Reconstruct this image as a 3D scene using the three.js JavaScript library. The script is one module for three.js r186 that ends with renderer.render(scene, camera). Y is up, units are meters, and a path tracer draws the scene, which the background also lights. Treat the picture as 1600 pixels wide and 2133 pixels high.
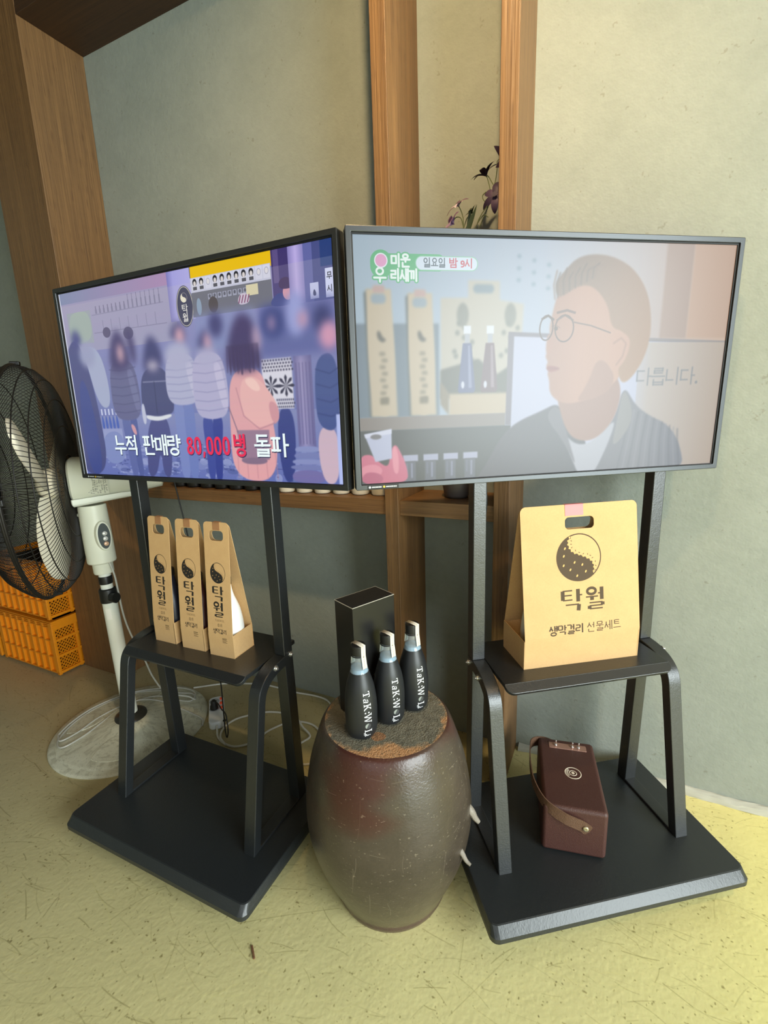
import * as THREE from 'three';
import { RectAreaLightUniformsLib } from 'three/addons/lights/RectAreaLightUniformsLib.js';
import { RoundedBoxGeometry } from 'three/addons/geometries/RoundedBoxGeometry.js';
import { mergeGeometries, toCreasedNormals } from 'three/addons/utils/BufferGeometryUtils.js';

// ------------------------------------------------------------------ camera, light, exposure
const scene = new THREE.Scene();
const camera = new THREE.PerspectiveCamera(2 * Math.atan(1066.5 / 998.8) * 180 / Math.PI, 0.75, 0.02, 60);
{
  const pitch = 0.2148, roll = -0.0337, A = 26 * Math.PI / 180;
  const toWall = (v) => new THREE.Vector3(Math.cos(A) * v.x + Math.sin(A) * v.z, v.y, -Math.sin(A) * v.x + Math.cos(A) * v.z);
  const R = toWall(new THREE.Vector3(1, 0, 0)), U = toWall(new THREE.Vector3(0, Math.cos(pitch), -Math.sin(pitch))), F = toWall(new THREE.Vector3(0, -Math.sin(pitch), -Math.cos(pitch)));
  const c = Math.cos(roll), s = Math.sin(roll);
  const r2 = R.clone().multiplyScalar(c).addScaledVector(U, s), u2 = R.clone().multiplyScalar(-s).addScaledVector(U, c);
  camera.quaternion.setFromRotationMatrix(new THREE.Matrix4().makeBasis(r2, u2, F.clone().negate()));
  camera.position.set(0, 1.278, 1.639);
}
scene.add(camera);
scene.background = new THREE.Color().setRGB(0.75, 0.87, 1.0);          // overcast sky outside the windows
RectAreaLightUniformsLib.init();
const areaLight = (color, power, w, h, pos, target) => {
  const l = new THREE.RectAreaLight(new THREE.Color().setRGB(...color), power, w, h);
  l.position.set(...pos); l.lookAt(...target); scene.add(l); return l;
};
// daylight that comes through the tall shop window on the right and fill from an added window behind the camera
areaLight([0.9, 1.0, 1.0], 15, 2.9, 2.25, [3.08, 1.5, 2.35], [0, 1.5, 2.35]);
areaLight([1.0, 0.96, 0.88], 0.6, 3.2, 1.9, [0.3, 1.6, 4.86], [0.3, 1.6, 0]);
const SPOT_POWER = 17;
const renderer = new THREE.WebGLRenderer({ antialias: true });
renderer.toneMapping = THREE.LinearToneMapping;
renderer.toneMappingExposure = 1.0;
renderer.shadowMap.enabled = true;

// ------------------------------------------------------------------ helpers
let seed = 7;
const rnd = () => { seed = (seed * 1664525 + 1013904223) >>> 0; return seed / 4294967296; };
const rr = (a, b) => a + (b - a) * rnd();
const names = {};
const numbered = (n) => { const k = names[n] = (names[n] ?? -1) + 1; return k ? n + '_' + String(k).padStart(3, '0') : n; };
const shadowed = (o) => { o.castShadow = o.receiveShadow = true; return o; };
function mesh(name, geos, mat, parent) {
  const g = Array.isArray(geos) ? (geos.length > 1 ? mergeGeometries(geos.map((x) => { const q = x.index ? x.toNonIndexed() : x.clone(); for (const k of Object.keys(q.attributes)) if (!['position', 'normal', 'uv'].includes(k)) q.deleteAttribute(k); return q; })) : geos[0]) : geos;
  const m = shadowed(new THREE.Mesh(g, mat));
  m.name = parent ? name : numbered(name);
  (parent ?? scene).add(m);
  return m;
}
function tag(o, label, category, group, kind) {
  if (label) o.userData.label = label;
  if (category) o.userData.category = category;
  if (group) o.userData.group = group;
  if (kind) o.userData.kind = kind;
  return o;
}
function thing(name, label, category, pos = [0, 0, 0], turn = 0, group) {
  const o = new THREE.Group(); o.name = numbered(name); scene.add(o);
  o.position.set(...pos); o.rotation.y = turn;
  return tag(o, label, category, group);
}
const struct = (name, geos, mat) => { const m = mesh(name, geos, mat); m.userData.kind = 'structure'; return m; };
const V = (x, y, z) => new THREE.Vector3(x, y, z);
const at = (g, x = 0, y = 0, z = 0, rx = 0, ry = 0, rz = 0) => g.applyMatrix4(new THREE.Matrix4().compose(V(x, y, z), new THREE.Quaternion().setFromEuler(new THREE.Euler(rx, ry, rz)), V(1, 1, 1)));
// uv in metres, v running along the given grain axis
function uvm(geo, grain = 'y', s = 1, off = 0) {
  const g = geo.index ? geo.toNonIndexed() : geo, p = g.attributes.position, n = g.attributes.normal, uv = new Float32Array(p.count * 2);
  for (let i = 0; i < p.count; i += 3) {
    let nx = 0, ny = 0, nz = 0;
    for (let k = 0; k < 3; k++) { nx += n.getX(i + k); ny += n.getY(i + k); nz += n.getZ(i + k); }
    nx = Math.abs(nx); ny = Math.abs(ny); nz = Math.abs(nz);
    const ax = nx >= ny && nx >= nz ? 0 : ny >= nz ? 1 : 2, others = [0, 1, 2].filter((k) => k !== ax), gi = 'xyz'.indexOf(grain);
    const vA = others.includes(gi) ? gi : others[1], uA = others.find((k) => k !== vA);
    for (let k = 0; k < 3; k++) { const q = [p.getX(i + k), p.getY(i + k), p.getZ(i + k)]; uv[(i + k) * 2] = q[uA] * s + off + ax * 0.37; uv[(i + k) * 2 + 1] = q[vA] * s + off; }
  }
  g.setAttribute('uv', new THREE.BufferAttribute(uv, 2));
  return g;
}
const rbox = (w, h, d, r = 0.002, seg = 2) => new RoundedBoxGeometry(w, h, d, seg, Math.min(r, w / 2.01, h / 2.01, d / 2.01));
const cyl = (r1, r2, h, n = 24) => new THREE.CylinderGeometry(r1, r2, h, n);
const lathe = (pts, n = 48) => { const g = new THREE.LatheGeometry(pts.map(([r, y]) => new THREE.Vector2(r, y)), n); const p = g.attributes.position, uv = g.attributes.uv; let lo = 1e9, hi = -1e9; for (let i = 0; i < p.count; i++) { lo = Math.min(lo, p.getY(i)); hi = Math.max(hi, p.getY(i)); } for (let i = 0; i < p.count; i++) uv.setY(i, (p.getY(i) - lo) / (hi - lo || 1)); return g; };
const curve = (pts, closed = false) => new THREE.CatmullRomCurve3(pts.map((p) => V(...p)), closed, 'centripetal');
const tube = (pts, r, seg = 60, rad = 8, closed = false) => new THREE.TubeGeometry(curve(pts, closed), seg, r, rad, closed);
function spline(pts, n) { const c = new THREE.CatmullRomCurve3(pts.map(([x, y]) => V(x, y, 0))); return c.getPoints(n).map((p) => [p.x, p.y]); }
function roundRect(x0, y0, x1, y1, r) {
  const s = new THREE.Shape(); r = Array.isArray(r) ? r : [r, r, r, r];      // bottom-left, bottom-right, top-right, top-left
  s.moveTo(x0 + r[0], y0); s.lineTo(x1 - r[1], y0); s.absarc(x1 - r[1], y0 + r[1], r[1], -Math.PI / 2, 0, false); s.lineTo(x1, y1 - r[2]); s.absarc(x1 - r[2], y1 - r[2], r[2], 0, Math.PI / 2, false);
  s.lineTo(x0 + r[3], y1); s.absarc(x0 + r[3], y1 - r[3], r[3], Math.PI / 2, Math.PI, false); s.lineTo(x0, y0 + r[0]); s.absarc(x0 + r[0], y0 + r[0], r[0], Math.PI, Math.PI * 1.5, false);
  return s;
}
const extrude = (shape, depth, bevel = 0, seg = 8) => new THREE.ExtrudeGeometry(shape, { depth: depth - 2 * bevel, bevelEnabled: bevel > 0, bevelThickness: bevel, bevelSize: bevel, bevelOffset: -bevel, bevelSegments: 2, curveSegments: seg });
const cut = (box, hole) => { box.holes.push(new THREE.Path(hole.getPoints(8))); return box; };

// ------------------------------------------------------------------ noise and textures
const PERM = new Uint8Array(512); { const a = [...Array(256).keys()]; for (let i = 255; i > 0; i--) { const j = Math.floor(rnd() * (i + 1)); [a[i], a[j]] = [a[j], a[i]]; } for (let i = 0; i < 512; i++) PERM[i] = a[i & 255]; }
const sm = (t) => t * t * (3 - 2 * t);
function vn(x, y, px, py) {                                            // value noise that repeats after px, py cells
  const xi = Math.floor(x), yi = Math.floor(y), fx = sm(x - xi), fy = sm(y - yi);
  const w = (a, p) => ((a % p) + p) % p, h = (a, b) => PERM[PERM[w(a, px) & 255] + (w(b, py) & 255)] / 255;
  const a = h(xi, yi), b = h(xi + 1, yi), c = h(xi, yi + 1), d = h(xi + 1, yi + 1);
  return a + (b - a) * fx + (c - a) * fy + (a - b - c + d) * fx * fy;
}
const fbm = (u, v, fx, fy, oct = 4) => { let s = 0, k = 0.5, t = 0; for (let o = 0; o < oct; o++) { s += k * vn(u * fx, v * fy, fx, fy); t += k; k *= 0.5; fx *= 2; fy *= 2; } return s / t; };
const fin = (t, srgb, rx = 1, ry = 1) => { t.wrapS = t.wrapT = THREE.RepeatWrapping; t.magFilter = THREE.LinearFilter; t.repeat.set(rx, ry); if (srgb) t.colorSpace = THREE.SRGBColorSpace; t.needsUpdate = true; return t; };
function pixels(w, h, fn, srgb = true) {
  const d = new Uint8Array(w * h * 4);
  for (let j = 0; j < h; j++) for (let i = 0; i < w; i++) { const c = fn(i / w, j / h), o = (j * w + i) * 4; if (typeof c === 'number') d[o] = d[o + 1] = d[o + 2] = Math.max(0, Math.min(255, c * 255)); else for (let k = 0; k < 3; k++) d[o + k] = Math.max(0, Math.min(255, c[k])); d[o + 3] = 255; }
  return fin(new THREE.DataTexture(d, w, h), srgb);
}
function paint(w, h, draw) { const c = document.createElement('canvas'); c.width = w; c.height = h; const x = c.getContext('2d'); draw(x, w, h); return fin(new THREE.CanvasTexture(c), true); }
const rep = (t, x, y = x) => { const c = t.clone(); c.repeat.set(x, y); c.needsUpdate = true; return c; };
const mix = (a, b, t) => a.map((v, k) => v + (b[k] - v) * t);
const std = (o) => new THREE.MeshStandardMaterial(o);
const phys = (o) => new THREE.MeshPhysicalMaterial(o);

const grainBump = pixels(512, 512, (u, v) => 0.6 * fbm(u, v, 64, 64, 3) + 0.4 * fbm(u, v, 16, 16, 3), false);
const leatherBump = pixels(512, 512, (u, v) => { const a = fbm(u, v, 40, 40, 2), b = fbm(v, u, 52, 52, 2); return Math.abs(a - 0.5) * 1.2 + Math.abs(b - 0.5) * 0.9; }, false);
const woodColor = pixels(1024, 1024, (u, v) => {
  const f = fbm(u, v, 220, 6, 2), g = fbm(u, v, 60, 3, 3), b = fbm(u, v, 6, 2, 3), pore = fbm(u, v, 256, 24, 1);
  let c = mix([84, 60, 37], [148, 110, 68], 0.4 * f + 0.35 * g + 0.25 * b);
  if (pore > 0.72) c = mix(c, [78, 53, 32], (pore - 0.72) * 1.8);
  return c;
});
const woodBump = pixels(512, 512, (u, v) => fbm(u, v, 128, 6, 2), false);
const kraftPixel = (u, v) => { const n = fbm(u, v, 128, 128, 2), b = fbm(u, v, 6, 6, 3), sp = vn(u * 256, v * 256, 256, 256); const c = mix([186, 149, 102], [202, 167, 118], 0.55 * n + 0.45 * b); return sp > 0.93 ? mix(c, [150, 110, 62], 0.4) : c; };
const kraftTex = pixels(512, 512, kraftPixel);
const wallColor = pixels(1024, 1024, (u, v) => {
  const big = fbm(u, v, 4, 4, 4), mid = fbm(u, v, 24, 24, 3), fine = fbm(u, v, 128, 128, 2);
  let c = mix([126, 132, 124], [156, 161, 152], 0.55 * big + 0.25 * mid + 0.2 * fine);
  const sp = vn(u * 420, v * 420, 420, 420) * fbm(u, v, 90, 90, 2);
  return sp > 0.68 ? mix(c, [112, 110, 98], 0.4) : c;
});
const wallBump = pixels(1024, 1024, (u, v) => 0.5 * fbm(u, v, 90, 90, 3) + 0.3 * fbm(u, v, 12, 12, 3) + 0.2 * vn(u * 256, v * 256, 256, 256), false);

// ------------------------------------------------------------------ Korean lettering drawn stroke by stroke
const CONS = {
  g: ['0,.06 1,.06 .94,1'], n: ['0,0 0,.94 1,.94'], d: ['1,.06 0,.06 0,.94 1,.94'], r: ['0,.05 1,.05 1,.5 0,.5 0,.95 1,.95'], m: ['0,.06 1,.06 1,.94 0,.94 0,.06'],
  b: ['0,0 0,.95 1,.95 1,0', '0,.48 1,.48'], s: ['.5,0 .42,.45 0,1', '.46,.35 1,1'], o: ['O'], j: ['.02,.08 .98,.08', '.52,.08 .4,.55 0,1', '.46,.45 1,1'],
  c: ['.3,0 .7,0', '.02,.25 .98,.25', '.52,.25 .4,.65 0,1', '.46,.58 1,1'], k: ['0,.06 1,.06 .94,1', '0,.48 .96,.48'], t: ['1,.05 0,.05 0,.95 1,.95', '0,.5 .95,.5'],
  p: ['0,.06 1,.06', '.28,.06 .28,.94', '.72,.06 .72,.94', '0,.94 1,.94'], h: ['.3,.02 .7,.02', '.02,.25 .98,.25', 'o'],
};
const INIT = ['g', 'gg', 'n', 'd', 'dd', 'r', 'm', 'b', 'bb', 's', 'ss', 'o', 'j', 'jj', 'c', 'k', 't', 'p', 'h'];
const FINAL = ['', 'g', 'gg', 'gs', 'n', 'nj', 'nh', 'd', 'r', 'rg', 'rm', 'rb', 'rs', 'rt', 'rp', 'rh', 'm', 'b', 'bs', 's', 'ss', 'o', 'j', 'c', 'k', 't', 'p', 'h'];
// vowels: [upright strokes, flat strokes] -- upright: x of stems and side ticks; flat: bar with ticks up or down
const VOW = ['a', 'ae', 'ya', 'yae', 'eo', 'e', 'yeo', 'ye', 'o', 'oa', 'oae', 'oi', 'yo', 'u', 'ueo', 'ue', 'ui', 'yu', 'eu', 'eui', 'i'];
function hangul(x, text, px, py, size, o = {}) {
  const vw = o.v ?? size * 0.11, hw = o.h ?? vw, adv = o.adv ?? 0.98, sx = o.sx ?? 1;
  let cx = px;
  const seg = (pts, bx, by, bw, bh) => {
    for (let i = 0; i + 1 < pts.length; i++) {
      const [a, b] = pts[i], [c, d] = pts[i + 1], X0 = bx + a * bw, Y0 = by + b * bh, X1 = bx + c * bw, Y1 = by + d * bh;
      x.lineWidth = Math.abs(X1 - X0) > Math.abs(Y1 - Y0) * 1.4 ? hw : vw;
      x.beginPath(); x.moveTo(X0, Y0); x.lineTo(X1, Y1); x.stroke();
    }
  };
  const cons = (k, bx, by, bw, bh) => {
    if (k.length === 2) { cons(k[0], bx, by, bw * 0.44, bh); cons(k[1], bx + bw * 0.54, by, bw * 0.46, bh); return; }
    for (const s of CONS[k]) {
      if (s === 'O' || s === 'o') { const y0 = s === 'O' ? 0 : 0.42; x.lineWidth = (vw + hw) / 2; x.beginPath(); x.ellipse(bx + bw / 2, by + bh * (y0 + (1 - y0) / 2), bw * 0.46, bh * (1 - y0) / 2, 0, 0, 7); x.stroke(); } else seg(s.split(' ').map((q) => q.split(',').map(Number)), bx, by, bw, bh);
    }
  };
  x.save(); x.strokeStyle = x.fillStyle = o.color ?? '#000'; x.lineCap = o.cap ?? 'butt'; x.lineJoin = 'miter';
  if (o.cap === undefined) x.lineCap = 'square';
  for (const ch of text) {
    const code = ch.charCodeAt(0) - 0xac00, S = size, W = S * sx * 0.9;
    if (code < 0 || code > 11171) { x.font = (o.df ?? 'bold ') + S * (o.ds ?? 1.02) + 'px sans-serif'; x.save(); x.translate(cx, py + S * 0.93); x.scale((o.dsx ?? 0.95) * sx, 1); x.fillText(ch, 0, 0); const w = x.measureText(ch).width * (o.dsx ?? 0.95) * sx; x.restore(); cx += ch === ' ' ? S * 0.38 * sx : w; continue; }
    const I = INIT[Math.floor(code / 588)], Vw = VOW[Math.floor((code % 588) / 28)], Fi = FINAL[code % 28], fin_ = Fi !== '', X = cx, Y = py;
    const flat = /^(o|yo|u|yu|eu|oa|oae|oi|ueo|ue|ui|eui)$/.test(Vw), up = /^(a|ae|ya|yae|eo|e|yeo|ye|i|oa|oae|oi|ueo|ue|ui|eui)$/.test(Vw);
    const H = S * (fin_ ? 0.56 : 0.94), B = (a, b, c, d, f) => f(X + W * a, Y + H * b, W * c, H * d);
    const both = flat && up, double = /^(ae|yae|e|ye|oae|ue)$/.test(Vw);
    if (!flat) B(0.04, fin_ ? 0.05 : 0.12, double ? 0.42 : 0.5, fin_ ? 0.82 : 0.66, (...q) => cons(I, ...q));
    else B(both ? 0.06 : 0.2, 0.02, both ? 0.48 : 0.6, fin_ ? 0.5 : 0.46, (...q) => cons(I, ...q));
    if (flat) {                                                        // bar and ticks
      const y = both ? 0.8 : 0.84, x0 = both ? 0 : 0.02, x1 = both ? 0.64 : 0.98, m = (x0 + x1) / 2;
      const v = Vw[0] === 'y' ? Vw[1] : Vw === 'eu' || Vw === 'eui' ? '-' : Vw[0], y2 = v === 'u' ? 0.72 : y;
      B(0, 0, 1, 1, (...q) => seg([[x0, y2], [x1, y2]], ...q));
      for (const t of v === '-' ? [] : Vw[0] === 'y' ? [m - 0.16, m + 0.16] : [m]) B(0, 0, 1, 1, (...q) => seg(v === 'o' ? [[t, y], [t, y - 0.24]] : [[t, y2], [t, 1]], ...q));
    }
    if (up) {
      const xs = double ? [0.7, 0.94] : [0.84], yb = 1, yt = 0.0;
      for (const t of xs) B(0, 0, 1, 1, (...q) => seg([[t, yt], [t, yb]], ...q));
      const right = /^(a|ya|oa)$/.test(Vw), left = /^(eo|yeo|e|ye|ueo|ue)$/.test(Vw), inner = /^(ae|yae|oae)$/.test(Vw), ys = /^y/.test(Vw) ? [0.34, 0.6] : [0.48];
      for (const y of ys) { if (right) B(0, 0, 1, 1, (...q) => seg([[xs[0], y], [1.06, y]], ...q)); if (left) B(0, 0, 1, 1, (...q) => seg([[xs[0], y], [xs[0] - 0.2, y]], ...q)); if (inner) B(0, 0, 1, 1, (...q) => seg([[xs[0], y], [xs[1], y]], ...q)); }
    }
    if (fin_) cons(Fi, X + W * 0.18, Y + S * 0.66, W * 0.7, S * 0.3);
    cx += S * sx * adv;
  }
  x.restore();
  return cx;
}
// the round emblem: dark crescent-like half with a grainy wavy border
function emblem(x, cx, cy, r, ink, paper) {
  x.save(); x.lineWidth = r * 0.05; x.strokeStyle = ink; x.fillStyle = ink;
  x.beginPath(); x.arc(cx, cy, r, 0, 7); x.stroke();
  x.beginPath(); x.arc(cx, cy, r, -Math.PI * 0.6, Math.PI * 0.28, true);
  const wave = spline([[0.62, 0.78], [0.68, 0.48], [0.6, 0.22], [0.36, 0.04], [0.06, -0.1], [-0.24, -0.22], [-0.42, -0.42], [-0.48, -0.68], [-0.38, -0.92]], 40);
  for (const [a, b] of wave) x.lineTo(cx + a * r, cy + b * r);
  x.closePath(); x.fill();
  for (let i = 0; i < 26; i++) { const t = (i + 0.5) / 26 * (wave.length - 1.01), k = Math.floor(t), f = t - k; x.fillStyle = i % 2 ? paper : ink; x.beginPath(); x.arc(cx + r * (wave[k][0] + (wave[k + 1][0] - wave[k][0]) * f), cy + r * (wave[k][1] + (wave[k + 1][1] - wave[k][1]) * f), r * (i % 2 ? 0.036 : 0.02), 0, 7); x.fill(); }
  for (let i = 0; i < 13; i++) { const w = wave[Math.round(2 + i * 2.9)]; x.lineWidth = r * 0.025; x.strokeStyle = ink; x.beginPath(); x.arc(cx + r * (w[0] + 0.07 + 0.03 * (i % 3)), cy + r * (w[1] - 0.09), r * 0.035, i, i + 2.4); x.stroke(); }
  x.fillStyle = paper;
  for (const [a, b] of [[-0.68, -0.1], [-0.7, 0.3], [-0.4, 0.5], [-0.2, 0.2], [0.15, 0.32], [0.3, 0.62], [-0.1, 0.78], [-0.62, -0.42]]) { x.beginPath(); x.ellipse(cx + a * r, cy + b * r, r * 0.035, r * 0.06, 0.5, 0, 7); x.fill(); }
  x.restore();
}
function logoText(x, ch, px, py, s, ink) { hangul(x, ch, px, py, s, { v: s * 0.18, h: s * 0.06, color: ink, adv: 1.12, cap: 'butt' }); }
function kraftPrint(w, h, draw) {
  return paint(w, h, (x) => {
    const im = x.getImageData(0, 0, w, h), d = im.data;
    for (let j = 0; j < h; j++) for (let i = 0; i < w; i++) { const c = kraftPixel((i % 640) / 640, (j % 640) / 640), o = (j * w + i) * 4; d[o] = c[0]; d[o + 1] = c[1]; d[o + 2] = c[2]; d[o + 3] = 255; }
    x.putImageData(im, 0, 0); draw(x);
  });
}

// ------------------------------------------------------------------ materials
const M = {
  wall: std({ map: rep(wallColor, 0.5), bumpMap: rep(wallBump, 1.1), bumpScale: 0.0011, roughness: 0.88 }),
  plain: std({ color: '#b4b1a4', roughness: 0.9 }),
  wood: std({ map: rep(woodColor, 1.6, 0.8), bumpMap: rep(woodBump, 3, 1.2), bumpScale: 0.0006, roughness: 0.5 }),
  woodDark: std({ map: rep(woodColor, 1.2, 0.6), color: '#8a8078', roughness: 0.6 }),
  blackMetal: phys({ color: '#1d2022', roughness: 0.36, specularIntensity: 1.0, ior: 1.7, bumpMap: rep(grainBump, 6), bumpScale: 0.0003 }),
  blackSlab: phys({ color: '#212527', roughness: 0.42, ior: 1.65, bumpMap: rep(grainBump, 5), bumpScale: 0.0004 }),
  rubber: std({ color: '#0c0c0d', roughness: 0.7 }),
  bezel: std({ color: '#4c4e50', roughness: 0.36, metalness: 0.85 }),
  bezelInner: std({ color: '#050505', roughness: 0.6 }),
  chrome: std({ color: '#d8d8d6', roughness: 0.25, metalness: 0.9 }),
  whitePlastic: std({ color: '#e9ebdf', roughness: 0.4 }),
  fanCream: std({ color: '#e2e2cf', roughness: 0.42 }),
  blade: std({ color: '#eee6cf', roughness: 0.5 }),
  blackPlastic: std({ color: '#121212', roughness: 0.4 }),
  wire: std({ color: '#1f1c19', roughness: 0.45, metalness: 0.4 }),
  orange: std({ color: '#e58a0c', roughness: 0.45, bumpMap: rep(grainBump, 3), bumpScale: 0.0006 }),
  kraft: std({ map: rep(kraftTex, 3), roughness: 0.85, bumpMap: rep(grainBump, 6), bumpScale: 0.0002 }),
  blackCard: std({ color: '#161515', roughness: 0.33 }),
  cream: std({ color: '#dcd5c0', roughness: 0.55 }),
  cable: std({ color: '#e4e3da', roughness: 0.5 }),
  cableBlack: std({ color: '#101010', roughness: 0.5 }),
  clearCord: phys({ color: '#d9d8cf', roughness: 0.25, transmission: 0.35, thickness: 0 }),
};

// ------------------------------------------------------------------ the room
const CEIL = 2.774, TOP = 3.15, X0 = -4.2, X1 = 3.2, Z1 = 5.0;
const floorTex = paint(2048, 2048, (x, w, h) => {
  const im = x.getImageData(0, 0, w, h), d = im.data;
  for (let j = 0; j < h; j++) for (let i = 0; i < w; i++) {
    const u = i / w, v = j / h, big = fbm(u, v, 5, 5, 4), mid = fbm(u, v, 40, 40, 3), fine = vn(u * 256, v * 256, 256, 256);
    let c = mix([218, 214, 190], [242, 239, 216], 0.6 * big + 0.3 * mid + 0.1 * fine);
    const sp = fbm(v, u, 420, 420, 2); if (sp > 0.8) c = mix(c, [120, 110, 76], Math.min(0.6, (sp - 0.8) * 6));
    const o = (j * w + i) * 4; d[o] = c[0]; d[o + 1] = c[1]; d[o + 2] = c[2]; d[o + 3] = 255;
  }
  x.putImageData(im, 0, 0); x.lineCap = 'round';
  for (let i = 0; i < 5200; i++) {                                     // scratches and drag marks
    const a = rr(0, w), b = rr(0, h), t = rnd() < 0.65 ? rr(-0.5, 0.5) : rr(0, 3.14), l = rr(5, 70) * (rnd() < 0.06 ? 3 : 1), k = rr(-0.3, 0.3);
    x.strokeStyle = rnd() < 0.7 ? `rgba(92,84,48,${rr(0.1, 0.42)})` : `rgba(236,230,178,${rr(0.1, 0.35)})`; x.lineWidth = rr(0.4, 1.15);
    x.beginPath(); x.moveTo(a, b); x.quadraticCurveTo(a + Math.cos(t + k) * l * 0.5, b + Math.sin(t + k) * l * 0.5, a + Math.cos(t) * l, b + Math.sin(t) * l); x.stroke();
  }
  for (let i = 0; i < 900; i++) { x.fillStyle = `rgba(70,62,38,${rr(0.2, 0.65)})`; x.beginPath(); x.ellipse(rr(0, w), rr(0, h), rr(0.5, 1.7), rr(0.5, 1.4), rr(0, 3), 0, 7); x.fill(); }
});
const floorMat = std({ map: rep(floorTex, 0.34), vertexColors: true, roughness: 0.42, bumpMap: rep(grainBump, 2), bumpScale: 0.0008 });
{ // painted screed: wear plus painted-in light and shade in vertex colours, window to post
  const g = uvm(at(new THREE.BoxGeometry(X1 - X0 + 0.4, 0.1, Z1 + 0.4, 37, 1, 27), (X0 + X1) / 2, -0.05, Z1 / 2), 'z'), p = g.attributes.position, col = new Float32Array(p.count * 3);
  for (let i = 0; i < p.count; i++) { const x = p.getX(i), z = p.getZ(i), t = sm(Math.max(0, Math.min(1, (x + 0.6 * z + 1.75) / 2.0))), t2 = sm(Math.max(0, Math.min(1, (x + 0.1) / 1.3))), wearAndShade = new THREE.Color('#c0b49a').lerp(new THREE.Color('#fbf3c2'), t).lerp(new THREE.Color('#fff79c'), t2); col.set([wearAndShade.r, wearAndShade.g, wearAndShade.b], i * 3); }
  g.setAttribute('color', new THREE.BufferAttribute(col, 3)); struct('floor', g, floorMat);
}
struct('wall_back', uvm(at(new THREE.BoxGeometry(X1 - X0 + 0.4, TOP, 0.15), (X0 + X1) / 2, TOP / 2, -0.075), 'y'), M.wall);
struct('wall_left', uvm(at(new THREE.BoxGeometry(0.15, TOP, Z1), X0 - 0.075, TOP / 2, Z1 / 2), 'y'), M.wall);
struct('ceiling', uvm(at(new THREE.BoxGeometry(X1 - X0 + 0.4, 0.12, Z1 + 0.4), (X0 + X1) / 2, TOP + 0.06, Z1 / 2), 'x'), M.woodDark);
{ // right wall with its tall window, front wall with an added fill window
  const y0 = 0.36, y1 = 2.64, z0 = 0.88, z1 = 3.82;
  struct('wall_right', [[TOP, 0, z0, 0], [TOP, z1, Z1, 0], [y0, z0, z1, 0], [TOP - y1, z0, z1, y1]].map(([h, a, b, y]) => uvm(at(new THREE.BoxGeometry(0.15, h, b - a), X1 + 0.075, y + h / 2, (a + b) / 2), 'y')), M.plain);
  const fr = struct('window_1', [[y0, 0.06], [y1 - 0.05, 0.06]].map(([y]) => at(rbox(0.07, 0.05, z1 - z0, 0.004), X1 + 0.06, y + 0.025, (z0 + z1) / 2)).concat([z0 + 0.025, (z0 + z1) / 2, z1 - 0.025].map((z) => at(rbox(0.07, y1 - y0, 0.05, 0.004), X1 + 0.06, (y0 + y1) / 2, z))), M.bezel);
  mesh('pane', at(new THREE.BoxGeometry(0.006, y1 - y0 - 0.1, z1 - z0 - 0.1), X1 + 0.07, (y0 + y1) / 2, (z0 + z1) / 2), phys({ color: '#ffffff', transmission: 1, roughness: 0, thickness: 0 }), fr);
  const a0 = -1.3, a1 = 1.9, b0 = 0.65, b1 = 2.55;
  struct('wall_front', [[X0, a0, 0, TOP], [a1, X1, 0, TOP], [a0, a1, 0, b0], [a0, a1, b1, TOP]].map(([a, b, c, e]) => uvm(at(new THREE.BoxGeometry(b - a, e - c, 0.15), (a + b) / 2, (c + e) / 2, Z1 + 0.075), 'y')), M.plain);
  const f2 = struct('added_window_2', [b0 + 0.025, b1 - 0.025].map((y) => at(rbox(a1 - a0, 0.05, 0.07, 0.004), (a0 + a1) / 2, y, Z1 + 0.06)).concat([a0 + 0.025, 0.3, a1 - 0.025].map((q) => at(rbox(0.05, b1 - b0, 0.07, 0.004), q, (b0 + b1) / 2, Z1 + 0.06))), M.bezel);
  mesh('pane', at(new THREE.BoxGeometry(a1 - a0 - 0.1, b1 - b0 - 0.1, 0.006), (a0 + a1) / 2, (b0 + b1) / 2, Z1 + 0.07), phys({ color: '#ffffff', transmission: 1, roughness: 0, thickness: 0 }), f2);
}
{ // broken plaster edge along the foot of the wall, right of the second pillar
  const pos = [], idx = [], n = 220, prof = 6, g = new THREE.BufferGeometry();
  for (let i = 0; i <= n; i++) {
    const x = -0.262 + (3.2 + 0.262) * i / n, h = 0.016 + 0.014 * fbm(i / n, 0.3, 40, 4, 3), dz = 0.01 + 0.018 * fbm(i / n, 0.7, 60, 4, 3);
    for (let k = 0; k <= prof; k++) { const t = k / prof, e = 0.004 * (fbm(i / n, t, 120, 6, 2) - 0.5); pos.push(x, Math.max(0, h * Math.cos(t * 1.57) + e), 0.0005 + dz * Math.sin(t * 1.57) + e); }
  }
  for (let i = 0; i < n; i++) for (let k = 0; k < prof; k++) { const a = i * (prof + 1) + k, b = a + prof + 1; idx.push(a, a + 1, b, b, a + 1, b + 1); }
  g.setAttribute('position', new THREE.Float32BufferAttribute(pos, 3)); g.setIndex(idx); g.computeVertexNormals(); g.setAttribute('uv', new THREE.Float32BufferAttribute(new Float32Array(pos.length / 3 * 2), 2));
  struct('trim_1', toCreasedNormals(g, 0.5), std({ color: '#b2b1a4', roughness: 0.95, bumpMap: grainBump, bumpScale: 0.002 }));
}
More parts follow.
